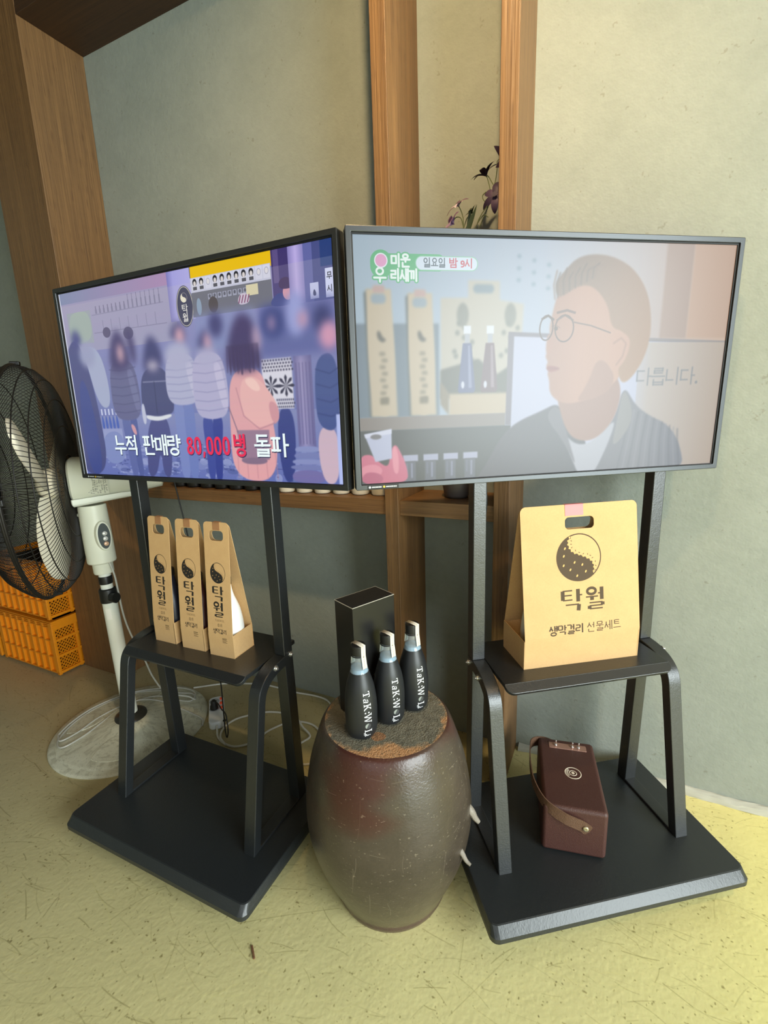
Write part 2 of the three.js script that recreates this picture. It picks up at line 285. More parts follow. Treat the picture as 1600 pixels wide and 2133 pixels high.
// wooden frame that stands on the wall: deep post, soffit, fascia, two pillars, shelf boards
struct('trim_2', uvm(at(rbox(0.31, TOP, 0.262, 0.003), -2.305, TOP / 2, 0.131), 'y', 1, 0.1), M.wood);
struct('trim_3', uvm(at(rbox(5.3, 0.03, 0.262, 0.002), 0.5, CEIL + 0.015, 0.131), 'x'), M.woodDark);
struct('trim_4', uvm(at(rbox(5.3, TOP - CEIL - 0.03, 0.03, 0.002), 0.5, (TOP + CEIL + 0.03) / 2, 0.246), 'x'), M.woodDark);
struct('trim_5', uvm(at(rbox(0.047, CEIL, 0.24, 0.002), -0.6545, CEIL / 2, 0.12), 'y', 1, 0.43), M.wood);
struct('trim_6', uvm(at(rbox(0.047, CEIL, 0.234, 0.002), -0.297, CEIL / 2, 0.117), 'y', 1, 0.71), M.wood);
const SHELF = 0.977;
{ const a = -2.15, b = -0.678; tag(mesh('shelf_board', uvm(at(rbox(b - a, 0.05, 0.228, 0.002), (a + b) / 2, SHELF - 0.025, 0.1145), 'x', 1, 0.2), M.wood), 'long brown wooden shelf board carrying a row of cups behind the left television', 'shelf'); }
{ const a = -0.631, b = -0.3205; tag(mesh('shelf_board', uvm(at(rbox(b - a, 0.05, 0.225, 0.002), (a + b) / 2, SHELF - 0.025, 0.113), 'x', 1, 0.6), M.wood), 'short brown wooden shelf board between the two wooden pillars', 'shelf'); }
{ // fine crack in the plaster beside the right pillar
  const pts = [[-0.318, 2.06], [-0.335, 2.01], [-0.352, 1.97], [-0.36, 1.92], [-0.368, 1.87], [-0.37, 1.82], [-0.377, 1.77], [-0.378, 1.73]].map(([x, y]) => [x, y, 0.0004]);
  const m = mesh('wall_crack', tube(pts, 0.0011, 60, 4), std({ color: '#55564a', roughness: 1 })); m.userData.kind = 'structure';
}
{ // warm ceiling downlights out of view, aimed at the wall
  const lamp = (x, z, tx, ty, tz, k) => {
    const g = thing('ceiling_spotlight', 'black cylindrical spotlight on the ceiling aimed at the wall, ' + (x < 0.5 ? 'nearer the wooden post' : 'nearer the window'), 'spotlight', [x, TOP, z]);
    mesh('housing', at(lathe([[0.05, -0.16], [0.052, -0.02], [0.03, 0], [0, 0]], 24), 0, 0, 0), M.blackMetal, g);
    mesh('lens', at(cyl(0.045, 0.045, 0.006, 24), 0, -0.155, 0), std({ color: '#fff1d8', emissive: '#ffd9a0', emissiveIntensity: 3 }), g);
    const s = new THREE.SpotLight(new THREE.Color().setRGB(1, 0.7, 0.36), SPOT_POWER * k, 0, 0.75, 0.9); s.position.set(x, TOP - 0.17, z); s.target.position.set(tx, ty, tz); s.castShadow = true; s.shadow.radius = 3; scene.add(s, s.target);
  };
  lamp(-0.1, 1.25, -0.7, 1.9, 0, 1); lamp(1.3, 1.25, 0.9, 2.0, 0, 1.1);
}

// ------------------------------------------------------------------ television stands
const LX = 0.277, LW = 0.0363;
function ringLoft(rings) {                                             // closed outlines of equal length, bottom to top, capped
  const pos = [], idx = [], n = rings[0].length;
  for (const r of rings) for (const p of r) pos.push(...p);
  for (let k = 0; k + 1 < rings.length; k++) for (let i = 0; i < n; i++) { const a = k * n + i, b = k * n + (i + 1) % n; idx.push(a, b, a + n, b, b + n, a + n); }
  for (const [k, up] of [[0, false], [rings.length - 1, true]]) { const c = pos.length / 3; let s = [0, 0, 0]; for (const p of rings[k]) s = s.map((v, q) => v + p[q] / n); pos.push(...s); for (let i = 0; i < n; i++) { const a = k * n + i, b = k * n + (i + 1) % n; up ? idx.push(c, a, b) : idx.push(c, b, a); } }
  const g = new THREE.BufferGeometry(); g.setAttribute('position', new THREE.Float32BufferAttribute(pos, 3)); g.setIndex(idx); g.computeVertexNormals();
  g.setAttribute('uv', new THREE.Float32BufferAttribute(new Float32Array(pos.length / 3 * 2), 2));
  return uvm(toCreasedNormals(g, 0.35), 'z');
}
const outline = (x0, z0, x1, z1, r, y) => roundRect(x0, -z1, x1, -z0, r).getPoints(7).slice(0, -1).map((p) => [p.x, y, -p.y]);
function tvStand(label, pos, turn) {
  const t = thing('tv_stand', label, 'tv stand', pos, turn);
  const o = (i, f, y, r) => outline(-0.3494 + i, 0.066 + i, 0.3494 - i, 0.506 - f, r, y);
  mesh('base', ringLoft([o(0.002, 0.002, 0.055, 0.021), o(0, 0, 0.058, 0.021), o(0, 0, 0.071, 0.021), o(0.0015, 0.004, 0.076, 0.021), o(0.004, 0.0165, 0.0905, 0.019), o(0.006, 0.0195, 0.092, 0.019)]), M.blackSlab, t);
  for (const [x, z] of [[-0.27, 0.13], [0.27, 0.13], [-0.27, 0.4], [0.27, 0.4]]) {
    const c = mesh('caster', [at(rbox(0.05, 0.006, 0.05, 0.002), x, 0.052, z), at(rbox(0.034, 0.03, 0.012, 0.003), x, 0.038, z)], M.blackMetal, t);
    mesh('wheel', at(cyl(0.0205, 0.0205, 0.022, 20), x, 0.0205, z + 0.008, 0, 0, Math.PI / 2), M.rubber, c);
  }
  // each side frame: front leg, bent top bar, back leg and foot plate in one closed loop
  const s = new THREE.Shape(), P = (z, y) => s.lineTo(-z, y);
  s.moveTo(-0.127, 0.092); P(0.139, 0.5885); for (const [z, y] of spline([[0.176, 0.5885], [0.205, 0.5862], [0.23, 0.5815], [0.252, 0.5735], [0.269, 0.5635], [0.283, 0.5505], [0.292, 0.5365], [0.298, 0.519], [0.303, 0.495]], 30)) P(z, y); P(0.376, 0.0925); P(0.376, 0.092);
  const hole = new THREE.Path(); const Q = (z, y) => hole.lineTo(-z, y);
  hole.moveTo(-0.1644, 0.099); for (const [z, y] of spline([[0.176, 0.558], [0.203, 0.556], [0.224, 0.5515], [0.242, 0.544], [0.256, 0.5335], [0.266, 0.52], [0.272, 0.503], [0.277, 0.478]], 30)) Q(z, y); Q(0.347, 0.099); s.holes.push(hole);
  const frame = at(extrude(s, LW, 0.0018), 0, 0, -LW + 0.0018).applyMatrix4(new THREE.Matrix4().makeRotationY(Math.PI / 2));
  const fx = (x) => { const g = frame.clone(); g.computeBoundingBox(); g.translate(x - g.boundingBox.min.x, 0, 0); return uvm(g, 'y'); };
  for (const x of [-LX, LX - LW]) {
    mesh('side_frame', fx(x), M.blackMetal, t);
    mesh('upright', uvm(at(rbox(LW, 0.92, 0.0375, 0.003), x + LW / 2, 0.5885 + 0.46, 0.1575), 'y'), M.blackMetal, t);
    const out = x < 0 ? -1 : 1, bx = out * LX;
    for (const [y, z] of [[x < 0 ? 0.571 : 0.584, 0.15], [x < 0 ? 0.563 : 0.576, 0.22]]) {
      const b = mesh('bolt', [at(cyl(0.0085, 0.0085, 0.0022, 20), bx + out * 0.0011, y, z, 0, 0, Math.PI / 2), at(lathe([[0.0055, 0], [0.0055, 0.003], [0.004, 0.0055], [0, 0.006]], 16), bx + out * 0.002, y, z, 0, 0, -out * Math.PI / 2)], M.chrome, t);
      mesh('nut', at(cyl(0.0034, 0.0034, 0.003, 6), bx + out * 0.008, y, z, 0, 0, Math.PI / 2), M.chrome, b);
    }
  }
  const flat = at(extrude(roundRect(-0.236, -0.297, 0.236, -0.071, 0.003), 0.012, 0.0015), 0, 0, 0, -Math.PI / 2, 0, 0); flat.translate(0, 0.571 + 0.0015, 0);
  const lip = at(extrude(roundRect(-0.236, -0.026, 0.236, 0.002, [0.022, 0.022, 0.001, 0.001]), 0.012, 0.0015), 0, 0, 0, -Math.PI / 2, 0, 0);
  lip.applyMatrix4(new THREE.Matrix4().makeTranslation(0, -0.0105, 0)).applyMatrix4(new THREE.Matrix4().makeRotationX(0.62)); lip.translate(0, 0.5825, 0.2965);
  mesh('shelf', [uvm(flat, 'x'), uvm(lip, 'x')], M.blackMetal, t);
  for (const y of [1.2, 1.42]) mesh('bracket', at(rbox(0.6, 0.05, 0.008, 0.002), 0, y, 0.133), M.blackMetal, t);
  return t;
}
const standL = tvStand('black metal television stand on the left, three slim kraft boxes on its shelf', [-1.098, 0, 0.465], 0.0066);
const standR = tvStand('black metal television stand on the right, one wide kraft gift box on its shelf', [-0.2, 0, 0.154], 0.6297);

// ------------------------------------------------------------------ pictures on the two screens
function figure(x, c, pts) { x.fillStyle = c; x.beginPath(); pts.forEach(([a, b], i) => (i ? x.lineTo(a, b) : x.moveTo(a, b))); x.closePath(); x.fill(); }
function soft(x, c, pts) { x.fillStyle = c; x.beginPath(); const n = pts.length; x.moveTo((pts[n - 1][0] + pts[0][0]) / 2, (pts[n - 1][1] + pts[0][1]) / 2); for (let i = 0; i < n; i++) { const q = pts[i], r = pts[(i + 1) % n]; x.quadraticCurveTo(q[0], q[1], (q[0] + r[0]) / 2, (q[1] + r[1]) / 2); } x.closePath(); x.fill(); }
const oval = (x, c, a, b, rx, ry, t = 0) => { x.fillStyle = c; x.beginPath(); x.ellipse(a, b, rx, ry, t, 0, 7); x.fill(); };
const bar = (x, c, a, b, w, h) => { x.fillStyle = c; x.fillRect(a, b, w, h); };
const line = (x, c, w, pts) => { x.strokeStyle = c; x.lineWidth = w; x.beginPath(); pts.forEach(([a, b], i) => (i ? x.lineTo(a, b) : x.moveTo(a, b))); x.stroke(); };
function puffer(x, c, hi, cx, top, w, h, dark) {                       // quilted coat: body, sleeve and seams
  soft(x, c, [[cx - w * 0.32, top], [cx + w * 0.32, top], [cx + w * 0.52, top + h * 0.25], [cx + w * 0.55, top + h * 0.95], [cx, top + h * 1.04], [cx - w * 0.55, top + h * 0.95], [cx - w * 0.52, top + h * 0.25]]);
  soft(x, hi, [[cx + w * 0.15, top + h * 0.14], [cx + w * 0.36, top + h * 0.16], [cx + w * 0.46, top + h * 0.5], [cx + w * 0.52, top + h * 0.86], [cx + w * 0.34, top + h * 0.9], [cx + w * 0.22, top + h * 0.5]]);
  for (let i = 1; i < 7; i++) line(x, dark, 3, [[cx - w * 0.5, top + h * i / 7], [cx - w * 0.1, top + h * (i / 7 + 0.03)], [cx + w * 0.12, top + h * (i / 7 + 0.02)], [cx + w * 0.5, top + h * (i / 7 - 0.01)]]);
}
const screenLeft = paint(1600, 900, (x) => {
  let g = x.createLinearGradient(0, 0, 0, 900); g.addColorStop(0, '#8a83b4'); g.addColorStop(0.45, '#6d74a8'); g.addColorStop(1, '#5563a2'); x.fillStyle = g; x.fillRect(0, 0, 1600, 900);
  // shop front
  g = x.createLinearGradient(0, 0, 780, 60); g.addColorStop(0, '#7d86a4'); g.addColorStop(1, '#a284a8'); x.fillStyle = g; x.fillRect(0, 0, 790, 52);
  g = x.createLinearGradient(0, 52, 0, 260); g.addColorStop(0, '#9690ae'); g.addColorStop(1, '#908fae'); x.fillStyle = g; x.fillRect(0, 52, 790, 230);
  bar(x, '#8e97a0', 40, 96, 180, 150); soft(x, '#93a49b', [[47, 240], [50, 110], [130, 92], [214, 105], [214, 240]]);
  line(x, '#7e7c99', 4, [[230, 122], [720, 116]]); line(x, '#7a7896', 4, [[230, 204], [730, 204]]);
  for (let i = 0; i < 16; i++) { const a = 262 + i * 29, b = i < 8 ? 34 : 62, k = i < 8 ? 6 : 3; bar(x, '#66627f', a, 118 - b, k, b); bar(x, '#726f8c', a - 3, 118 - b * 0.6, k + 6, b * 0.6); }
  for (let i = 0; i < 7; i++) bar(x, '#7b7996', 300 + i * 60, 150, 4, 52);
  oval(x, '#4c4766', 320, 208, 28, 24); oval(x, '#4a4767', 470, 224, 34, 28);
  // pillar with the oval sign
  g = x.createLinearGradient(744, 0, 905, 0); g.addColorStop(0, '#6a66a4'); g.addColorStop(0.3, '#9a97d0'); g.addColorStop(1, '#a6a2d4'); x.fillStyle = g; x.fillRect(756, 0, 148, 205);
  oval(x, '#2b2c44', 848, 150, 50, 84); x.save(); x.strokeStyle = '#c5c0a8'; x.lineWidth = 3; x.beginPath(); x.ellipse(848, 150, 46, 79, 0, 0, 7); x.stroke(); x.restore();
  emblem(x, 846, 114, 19, '#e8e2c6', '#2b2c44'); hangul(x, '탁', 830, 142, 34, { color: '#e8e6da', v: 4, h: 3 }); hangul(x, '월', 830, 178, 34, { color: '#e8e6da', v: 4, h: 3 });
  // yellow sign, row of drawn portraits, dark interior
  bar(x, '#5a5c68', 893, 0, 425, 200); bar(x, '#dcb208', 897, 0, 425, 55); bar(x, '#b9bbd0', 893, 44, 424, 58);
  for (let i = 0; i < 11; i++) { const a = 900 + i * 38; bar(x, '#c9cadb', a, 47, 34, 48); if (i === 2 || i > 8) { oval(x, '#d6d2d4', a + 17, 66, 9, 11); x.strokeStyle = '#8c8c9e'; x.lineWidth = 2; x.beginPath(); x.ellipse(a + 17, 68, 9, 12, 0, 0, 7); x.stroke(); } else { oval(x, '#23242c', a + 17, 63, 12, 14); oval(x, '#cfc8c4', a + 17, 68, 7, 10); bar(x, '#3a3b44', a + 6, 80, 22, 13); } }
  for (let i = 0; i < 9; i++) { bar(x, '#8f92a6', 985 + i * 27, 116, 20, 22); oval(x, '#494b57', 995 + i * 27, 125, 6, 7); }
  oval(x, '#3a3335', 1010, 160, 26, 32); oval(x, '#7a90a6', 930, 160, 14, 34); bar(x, '#cfc79c', 1190, 108, 60, 40);
  soft(x, '#c2b6c6', [[1140, 160], [1160, 132], [1200, 140], [1205, 175], [1150, 180]]); for (let i = 0; i < 4; i++) line(x, '#6e2f52', 5, [[1146 + i * 15, 172], [1158 + i * 15, 142]]);
  bar(x, '#3a2f66', 1322, 0, 80, 200); bar(x, '#55487c', 1330, 0, 26, 120);
  soft(x, '#2b3472', [[1290, 205], [1340, 150], [1400, 170], [1430, 205]]); oval(x, '#c98a9a', 1392, 158, 24, 28); soft(x, '#33244c', [[1350, 145], [1352, 108], [1395, 100], [1420, 130], [1418, 146]]);
  // street-lamp pole, wall and posters on the right
  bar(x, '#42497e', 1460, 0, 140, 205); bar(x, '#5a5f9a', 1470, 0, 40, 205); bar(x, '#243a72', 1545, 0, 55, 90);
  g = x.createLinearGradient(1400, 0, 1472, 0); g.addColorStop(0, '#7e76b0'); g.addColorStop(0.5, '#b1a3d8'); g.addColorStop(1, '#7f7ab2'); x.fillStyle = g; x.fillRect(1401, 0, 70, 205);
  bar(x, '#b9bee0', 1494, 140, 38, 56); soft(x, '#3b4062', [[1504, 186], [1512, 156], [1524, 186]]);
  bar(x, '#c9cfee', 1563, 98, 37, 100); hangul(x, '무', 1570, 112, 24, { color: '#20242c', v: 3, h: 3 }); hangul(x, '시', 1570, 156, 24, { color: '#20242c', v: 3, h: 3 });
  // ground
  g = x.createLinearGradient(0, 620, 0, 900); g.addColorStop(0, '#747cac'); g.addColorStop(1, '#5a66a6'); x.fillStyle = g; x.fillRect(0, 600, 1600, 300);
  for (let i = 0; i < 60; i++) oval(x, ['rgba(120,130,180,.6)', 'rgba(70,82,140,.6)', 'rgba(160,168,205,.5)'][i % 3], rr(190, 1400), rr(760, 895), rr(16, 46), rr(8, 20)); for (let i = 0; i < 260; i++) { bar(x, rnd() < 0.5 ? 'rgba(150,160,205,.5)' : 'rgba(44,54,110,.5)', rr(180, 1560), rr(740, 890), rr(6, 34), rr(3, 10)); }
  bar(x, '#8891bd', 172, 664, 160, 150); soft(x, '#7481b4', [[172, 690], [330, 668], [340, 830], [180, 850]]);
  for (let i = 0; i < 5; i++) { soft(x, '#3d55a6', [[186 + i * 27, 664], [192 + i * 27, 600], [202 + i * 27, 600], [210 + i * 27, 664]]); bar(x, '#c3cae6', 192 + i * 27, 566, 10, 30); }
  // queue of people seen from behind
  x.filter = 'blur(2.2px)';
  soft(x, '#9aa3c0', [[120, 250], [260, 280], [290, 560], [180, 560]]);
  soft(x, '#3d4273', [[-40, 330], [60, 200], [130, 300], [180, 560], [190, 900], [-60, 900]]); soft(x, '#34407e', [[40, 420], [120, 420], [160, 900], [20, 900]]);
  for (const k of [0, 1]) soft(x, k ? '#47528c' : '#525d96', [[336 + k * 58, 590], [396 + k * 56, 590], [408 + k * 40, 740], [412 + k * 42, 910], [366 + k * 44, 910], [352 + k * 54, 740]]); puffer(x, '#55577f', '#63668f', 392, 340, 190, 280, '#3d3f66'); soft(x, '#c88f98', [[398, 640], [430, 650], [440, 700], [412, 690]]);
  soft(x, '#3f4378', [[530, 600], [680, 600], [650, 900], [590, 900], [590, 760], [540, 900], [470, 900]]);
  soft(x, '#373c67', [[520, 390], [690, 380], [720, 560], [690, 610], [510, 610], [496, 560]]); line(x, '#8489aa', 4, [[524, 450], [680, 452]]); line(x, '#25294c', 4, [[600, 450], [596, 600]]); soft(x, '#d4d8dc', [[516, 600], [600, 614], [690, 598], [688, 616], [600, 634], [520, 622]]);
  soft(x, '#b6bbd0', [[490, 560], [514, 540], [520, 640], [494, 650]]);
  for (const k of [0, 1]) soft(x, k ? '#6272ae' : '#6e7cb4', [[706 + k * 62, 545], [776 + k * 62, 545], [780 + k * 50, 720], [770 + k * 54, 910], [712 + k * 58, 910], [712 + k * 56, 720]]); puffer(x, '#a4a6c4', '#b4b3cd', 778, 340, 190, 220, '#7c7fa8');
  for (const k of [0, 1]) soft(x, k ? '#283482' : '#323f8c', [[876 + k * 60, 610], [944 + k * 62, 610], [940 + k * 40, 760], [924 + k * 44, 910], [884 + k * 40, 910], [884 + k * 52, 760]]); puffer(x, '#a6a3c4', '#b8b3d0', 944, 345, 190, 280, '#7d7ba6'); 
  // striped knit and coat
  soft(x, '#2a3576', [[1290, 590], [1390, 590], [1370, 900], [1300, 900]]); bar(x, '#d3d2dd', 1236, 396, 150, 200);
  for (let r = 0; r < 4; r++) for (let i = 0; i < 11; i++) bar(x, '#23233a', 1238 + i * 14 + (r % 2) * 6, 400 + r * 13, 8, 7);
  for (const [a, b] of [[1278, 505], [1352, 505]]) for (let i = 0; i < 8; i++) { const t = i * Math.PI / 4; figure(x, '#1f1f33', [[a, b], [a + 34 * Math.cos(t - 0.2), b + 34 * Math.sin(t - 0.2)], [a + 44 * Math.cos(t), b + 44 * Math.sin(t)], [a + 34 * Math.cos(t + 0.2), b + 34 * Math.sin(t + 0.2)]]); }
  for (let r = 0; r < 3; r++) for (let i = 0; i < 9; i++) bar(x, '#262640', 1300 + i * 10 + (r % 2) * 5, 556 + r * 14, 6, 8);
  soft(x, '#d99a9c', [[1060, 430], [1220, 420], [1260, 520], [1300, 900], [1030, 900], [1040, 640]]); soft(x, '#e3a9a4', [[1110, 470], [1200, 450], [1300, 560], [1310, 640], [1200, 680], [1110, 620]]); line(x, '#b57c86', 5, [[1090, 500], [1120, 620], [1200, 676], [1290, 650]]); for (let i = 0; i < 5; i++) line(x, 'rgba(176,116,128,.5)', 5, [[1070 + i * 50, 720 + i * 6], [1062 + i * 54, 890]]); soft(x, '#c98a90', [[1252, 560], [1300, 570], [1312, 640], [1270, 660]]); soft(x, '#efc0b4', [[1130, 470], [1190, 460], [1230, 520], [1180, 520]]);
  figure(x, '#8d6f84', [[1072, 680], [1250, 680], [1240, 806], [1090, 812]]); line(x, '#735a70', 5, [[1080, 690], [1040, 580]]); soft(x, '#7a6278', [[1075, 800], [1230, 796], [1225, 826], [1100, 828]]);
  // cast-iron lamp post
  g = x.createLinearGradient(1390, 0, 1480, 0); g.addColorStop(0, '#575487'); g.addColorStop(0.45, '#8d86b2'); g.addColorStop(1, '#5a5788'); x.fillStyle = g; x.fillRect(1396, 395, 84, 356);
  for (let i = 0; i < 5; i++) line(x, '#4e4a7a', 3, [[1406 + i * 16, 420], [1404 + i * 16, 740]]);
  for (const [y, w, h, c] of [[748, 116, 26, '#7d86b6'], [774, 128, 26, '#6c75a8'], [800, 150, 24, '#7c84b4'], [824, 170, 22, '#6b72a6'], [846, 160, 54, '#6a649a']]) { soft(x, c, [[1436 - w / 2, y], [1436 + w / 2, y], [1436 + w / 2 + 6, y + h], [1436 - w / 2 - 6, y + h]]); }
  // man in navy jacket on the right, pale trousers
  soft(x, '#c4a9b6', [[1484, 670], [1590, 670], [1585, 900], [1500, 900]]); soft(x, '#36477f', [[1500, 400], [1600, 390], [1600, 690], [1500, 680], [1486, 560]]); for (let i = 0; i < 4; i++) line(x, '#26346a', 4, [[1496, 450 + i * 56], [1560, 470 + i * 54], [1600, 450 + i * 56]]);
  bar(x, '#aab6e6', 1580, 624, 20, 276);
  // blurred heads
  x.filter = 'blur(16px)';
  x.globalAlpha = 0.7; bar(x, '#3d4788', 1240, 190, 360, 200); bar(x, '#7380b0', 893, 190, 330, 150); x.globalAlpha = 1;
  soft(x, '#3b3f78', [[40, 260], [50, 180], [110, 180], [130, 260]]); oval(x, '#8d92b4', 150, 300, 60, 60);
  soft(x, '#37315e', [[330, 250], [390, 190], [440, 260], [470, 380], [300, 400]]); oval(x, '#b58d9c', 395, 310, 24, 40); soft(x, '#37315e', [[440, 220], [480, 200], [510, 300], [480, 400]]);
  soft(x, '#2d2f60', [[560, 300], [600, 240], [660, 280], [680, 400], [530, 420]]); oval(x, '#a6a0b4', 604, 380, 40, 22);
  soft(x, '#3a3c6c', [[720, 270], [770, 200], [830, 220], [830, 300]]); oval(x, '#c795a4', 796, 266, 28, 36); oval(x, '#a2a4c2', 770, 350, 80, 60);
  soft(x, '#3a3a6c', [[880, 320], [930, 250], [970, 260], [960, 360]]); oval(x, '#c594a8', 956, 306, 20, 36); oval(x, '#a3a1c2', 940, 366, 60, 40); oval(x, '#2d2e62', 1010, 240, 40, 50);
  soft(x, '#2e2452', [[1090, 260], [1140, 200], [1210, 230], [1230, 360], [1240, 440], [1060, 440], [1050, 370]]); oval(x, '#a98aa6', 1222, 310, 20, 44);
  oval(x, '#25306e', 1310, 260, 60, 60); oval(x, '#a682a4', 1302, 262, 14, 26); oval(x, '#8a93cc', 1420, 240, 44, 80); oval(x, '#b185a2', 1452, 262, 24, 30); oval(x, '#22285c', 1540, 270, 40, 50); oval(x, '#c98aa8', 1566, 330, 44, 50);
  x.filter = 'blur(3px)'; for (let i = 0; i < 26; i++) line(x, 'rgba(40,28,64,.7)', 5, [[1060 + i * 6.6, 330], [1056 + i * 6.6 + rr(-10, 10), rr(425, 450)]]);
  x.filter = 'none';
  g = x.createLinearGradient(0, 0, 0, 900); g.addColorStop(0, 'rgba(186,180,186,.2)'); g.addColorStop(0.6, 'rgba(170,168,180,.2)'); g.addColorStop(1, 'rgba(150,156,190,.06)'); x.fillStyle = g; x.fillRect(0, 60, 1600, 840);
  // caption
  const cap = (s, px, c, k) => { hangul(x, s, px + 3, 706, 92, { ds: 1.2, v: 12.5, h: 10.5, color: 'rgba(20,26,60,.75)', sx: k }); return hangul(x, s, px, 702, 92, { ds: 1.2, v: 12, h: 10, color: c, sx: k }); };
  cap('누적', 262, '#e3f0f0', 0.96); cap('판매량', 472, '#e3f0f0', 0.93); cap('80,000', 760, '#dd2b52', 0.84); cap('병', 1052, '#dd2b52', 0.8); cap('돌파', 1166, '#e3f0f0', 0.98);
  bar(x, 'rgba(232,236,248,.9)', 0, 0, 6, 900);
});
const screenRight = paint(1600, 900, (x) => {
  let g = x.createLinearGradient(0, 0, 1600, 0); g.addColorStop(0, '#a3b7c6'); g.addColorStop(0.45, '#a9b4c4'); g.addColorStop(0.75, '#b0a4a2'); g.addColorStop(1, '#c6a48c'); x.fillStyle = g; x.fillRect(0, 0, 1600, 900);  // warm right end: the peach reflection on the glass, painted into the picture
  x.filter = 'blur(5px)';
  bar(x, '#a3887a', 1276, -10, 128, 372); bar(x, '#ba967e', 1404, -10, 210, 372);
  for (let i = 0; i < 9; i++) oval(x, '#7f95a4', 640 + (i % 3) * 62, 60 + i * 14, 9, 7);
  bar(x, '#6f7f8c', -10, 300, 330, 345);
  // slim carton boxes
  for (const [a, b] of [[40, 172], [197, 185]]) {
    figure(x, '#5d6668', [[a - 6, b + 20], [a + 14, b + 10], [a + 20, 640], [a, 640]]); soft(x, '#c2b49a', [[a, b], [a + 96, b], [a + 112, 640], [a + 10, 640]]); figure(x, '#c2b49a', [[a + 2, b + 8], [a + 96, b + 8], [a + 112, 640], [a + 8, 640]]);
    bar(x, '#bca09a', a + 28, b - 4, 44, 26); x.fillStyle = '#92a2ac'; x.beginPath(); x.roundRect(a + 20, b + 24, 56, 34, 14); x.fill();
    soft(x, '#5b584f', [[a + 38, 330], [a + 48, 322], [a + 60, 350], [a + 76, 356], [a + 60, 368], [a + 42, 356]]); for (let i = 0; i < 8; i++) bar(x, '#8f8672', a + 46 + (i % 2) * 8, 400 + i * 24, 22, 14); bar(x, '#7d745f', a + 44, 568, 34, 26);
  }
  // wide gift box with a handle, two bottles on a tray
  figure(x, '#b8b3a4', [[327, 209], [437, 208], [436, 146], [563, 148], [565, 216], [665, 229], [655, 510], [327, 510]]); x.fillStyle = '#7d8d96'; x.beginPath(); x.roundRect(456, 160, 84, 32, 15); x.fill();
  for (const a of [415, 610]) { oval(x, '#83847a', a, 270, 24, 44); for (let i = 0; i < 10; i++) oval(x, '#7b7d74', a + rr(-36, 40), 300 + i * 17, 9, 10); }
  figure(x, '#67675f', [[325, 470], [480, 430], [560, 490], [660, 430], [655, 580], [325, 580]]);
  figure(x, '#8a7f6c', [[325, 512], [361, 561], [361, 644], [325, 600]]); figure(x, '#baab91', [[361, 561], [606, 562], [609, 647], [361, 646]]);
  x.filter = 'blur(2px)';
  for (const [a, c, hi] of [[433, '#5f6589', '#868cab'], [527, '#715b62', '#95838c']]) { bar(x, '#d3d8de', a - 14, 308, 30, 30); bar(x, '#a9adb4', a - 9, 338, 20, 34); figure(x, c, [[a - 17, 372], [a + 18, 372], [a + 36, 545], [a + 30, 558], [a - 32, 558], [a - 36, 545]]); figure(x, hi, [[a + 4, 380], [a + 12, 380], [a + 22, 540], [a + 8, 540]]); oval(x, '#c7ccd8', a - 16, 528, 7, 14); }
  // shelf edge, bottles below
  bar(x, '#867d77', 0, 642, 600, 52); bar(x, '#474849', 0, 692, 640, 208);
  for (let i = 0; i < 4; i++) { const a = 205 + i * 84; bar(x, '#a9adc4', a - 36, 793, 62, 26); bar(x, '#5f616e', a - 30, 819, 46, 90); bar(x, '#8b8fa6', a - 4, 826, 7, 60); bar(x, '#777b90', a - 22, 826, 4, 46); }
  // white board in front
  figure(x, '#77707a', [[604, 331], [1600, 376], [1600, 800], [600, 690]]); figure(x, '#b4b8cc', [[628, 348], [1600, 388], [1600, 900], [622, 900]]);
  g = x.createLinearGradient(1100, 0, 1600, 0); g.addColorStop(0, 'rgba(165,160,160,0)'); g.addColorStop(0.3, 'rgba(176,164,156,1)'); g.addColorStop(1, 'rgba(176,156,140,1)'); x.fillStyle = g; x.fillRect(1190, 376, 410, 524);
  line(x, '#8a7f7c', 6, [[1208, 364], [1600, 376]]);
  hangul(x, '다릅니다.', 1186, 480, 72, { v: 6, h: 5, color: '#6f7076' });
  x.filter = 'blur(3px)';
  // man in glasses looking left, striped shirt over a pale tee
  g = x.createLinearGradient(470, 640, 900, 930); g.addColorStop(0, '#5b565e'); g.addColorStop(1, '#4a4750');
  soft(x, g, [[455, 940], [520, 850], [580, 740], [650, 680], [760, 640], [835, 606], [900, 700], [985, 780], [960, 940]]);
  g = x.createLinearGradient(950, 0, 1480, 0); g.addColorStop(0, '#605e68'); g.addColorStop(0.5, '#74727a'); g.addColorStop(1, '#6a6c7a');
  soft(x, g, [[930, 940], [1010, 790], [1100, 680], [1128, 540], [1190, 630], [1270, 680], [1360, 716], [1430, 800], [1470, 940]]);
  for (let i = 0; i < 13; i++) { x.globalAlpha = 0.55; line(x, i % 2 ? '#85848c' : '#585862', 9, [[1170 + i * 20, 640 + i * 8], [1150 + i * 22, 780], [1120 + i * 27, 940]]); } x.globalAlpha = 1;
  soft(x, '#a8a9b2', [[866, 738], [930, 790], [1010, 775], [1108, 672], [1080, 780], [1010, 930], [956, 940], [900, 830]]);
  soft(x, '#83807f', [[1110, 690], [1128, 545], [1180, 640], [1178, 720], [1090, 820]]); soft(x, '#6a666e', [[835, 606], [880, 740], [940, 900], [860, 760], [770, 660]]);
  g = x.createLinearGradient(780, 0, 1150, 0); g.addColorStop(0, '#a67f6d'); g.addColorStop(0.35, '#b48a74'); g.addColorStop(1, '#b98f76');
  soft(x, '#9a7565', [[826, 560], [832, 620], [880, 740], [950, 776], [1030, 760], [1108, 670], [1122, 530], [1000, 420]]);
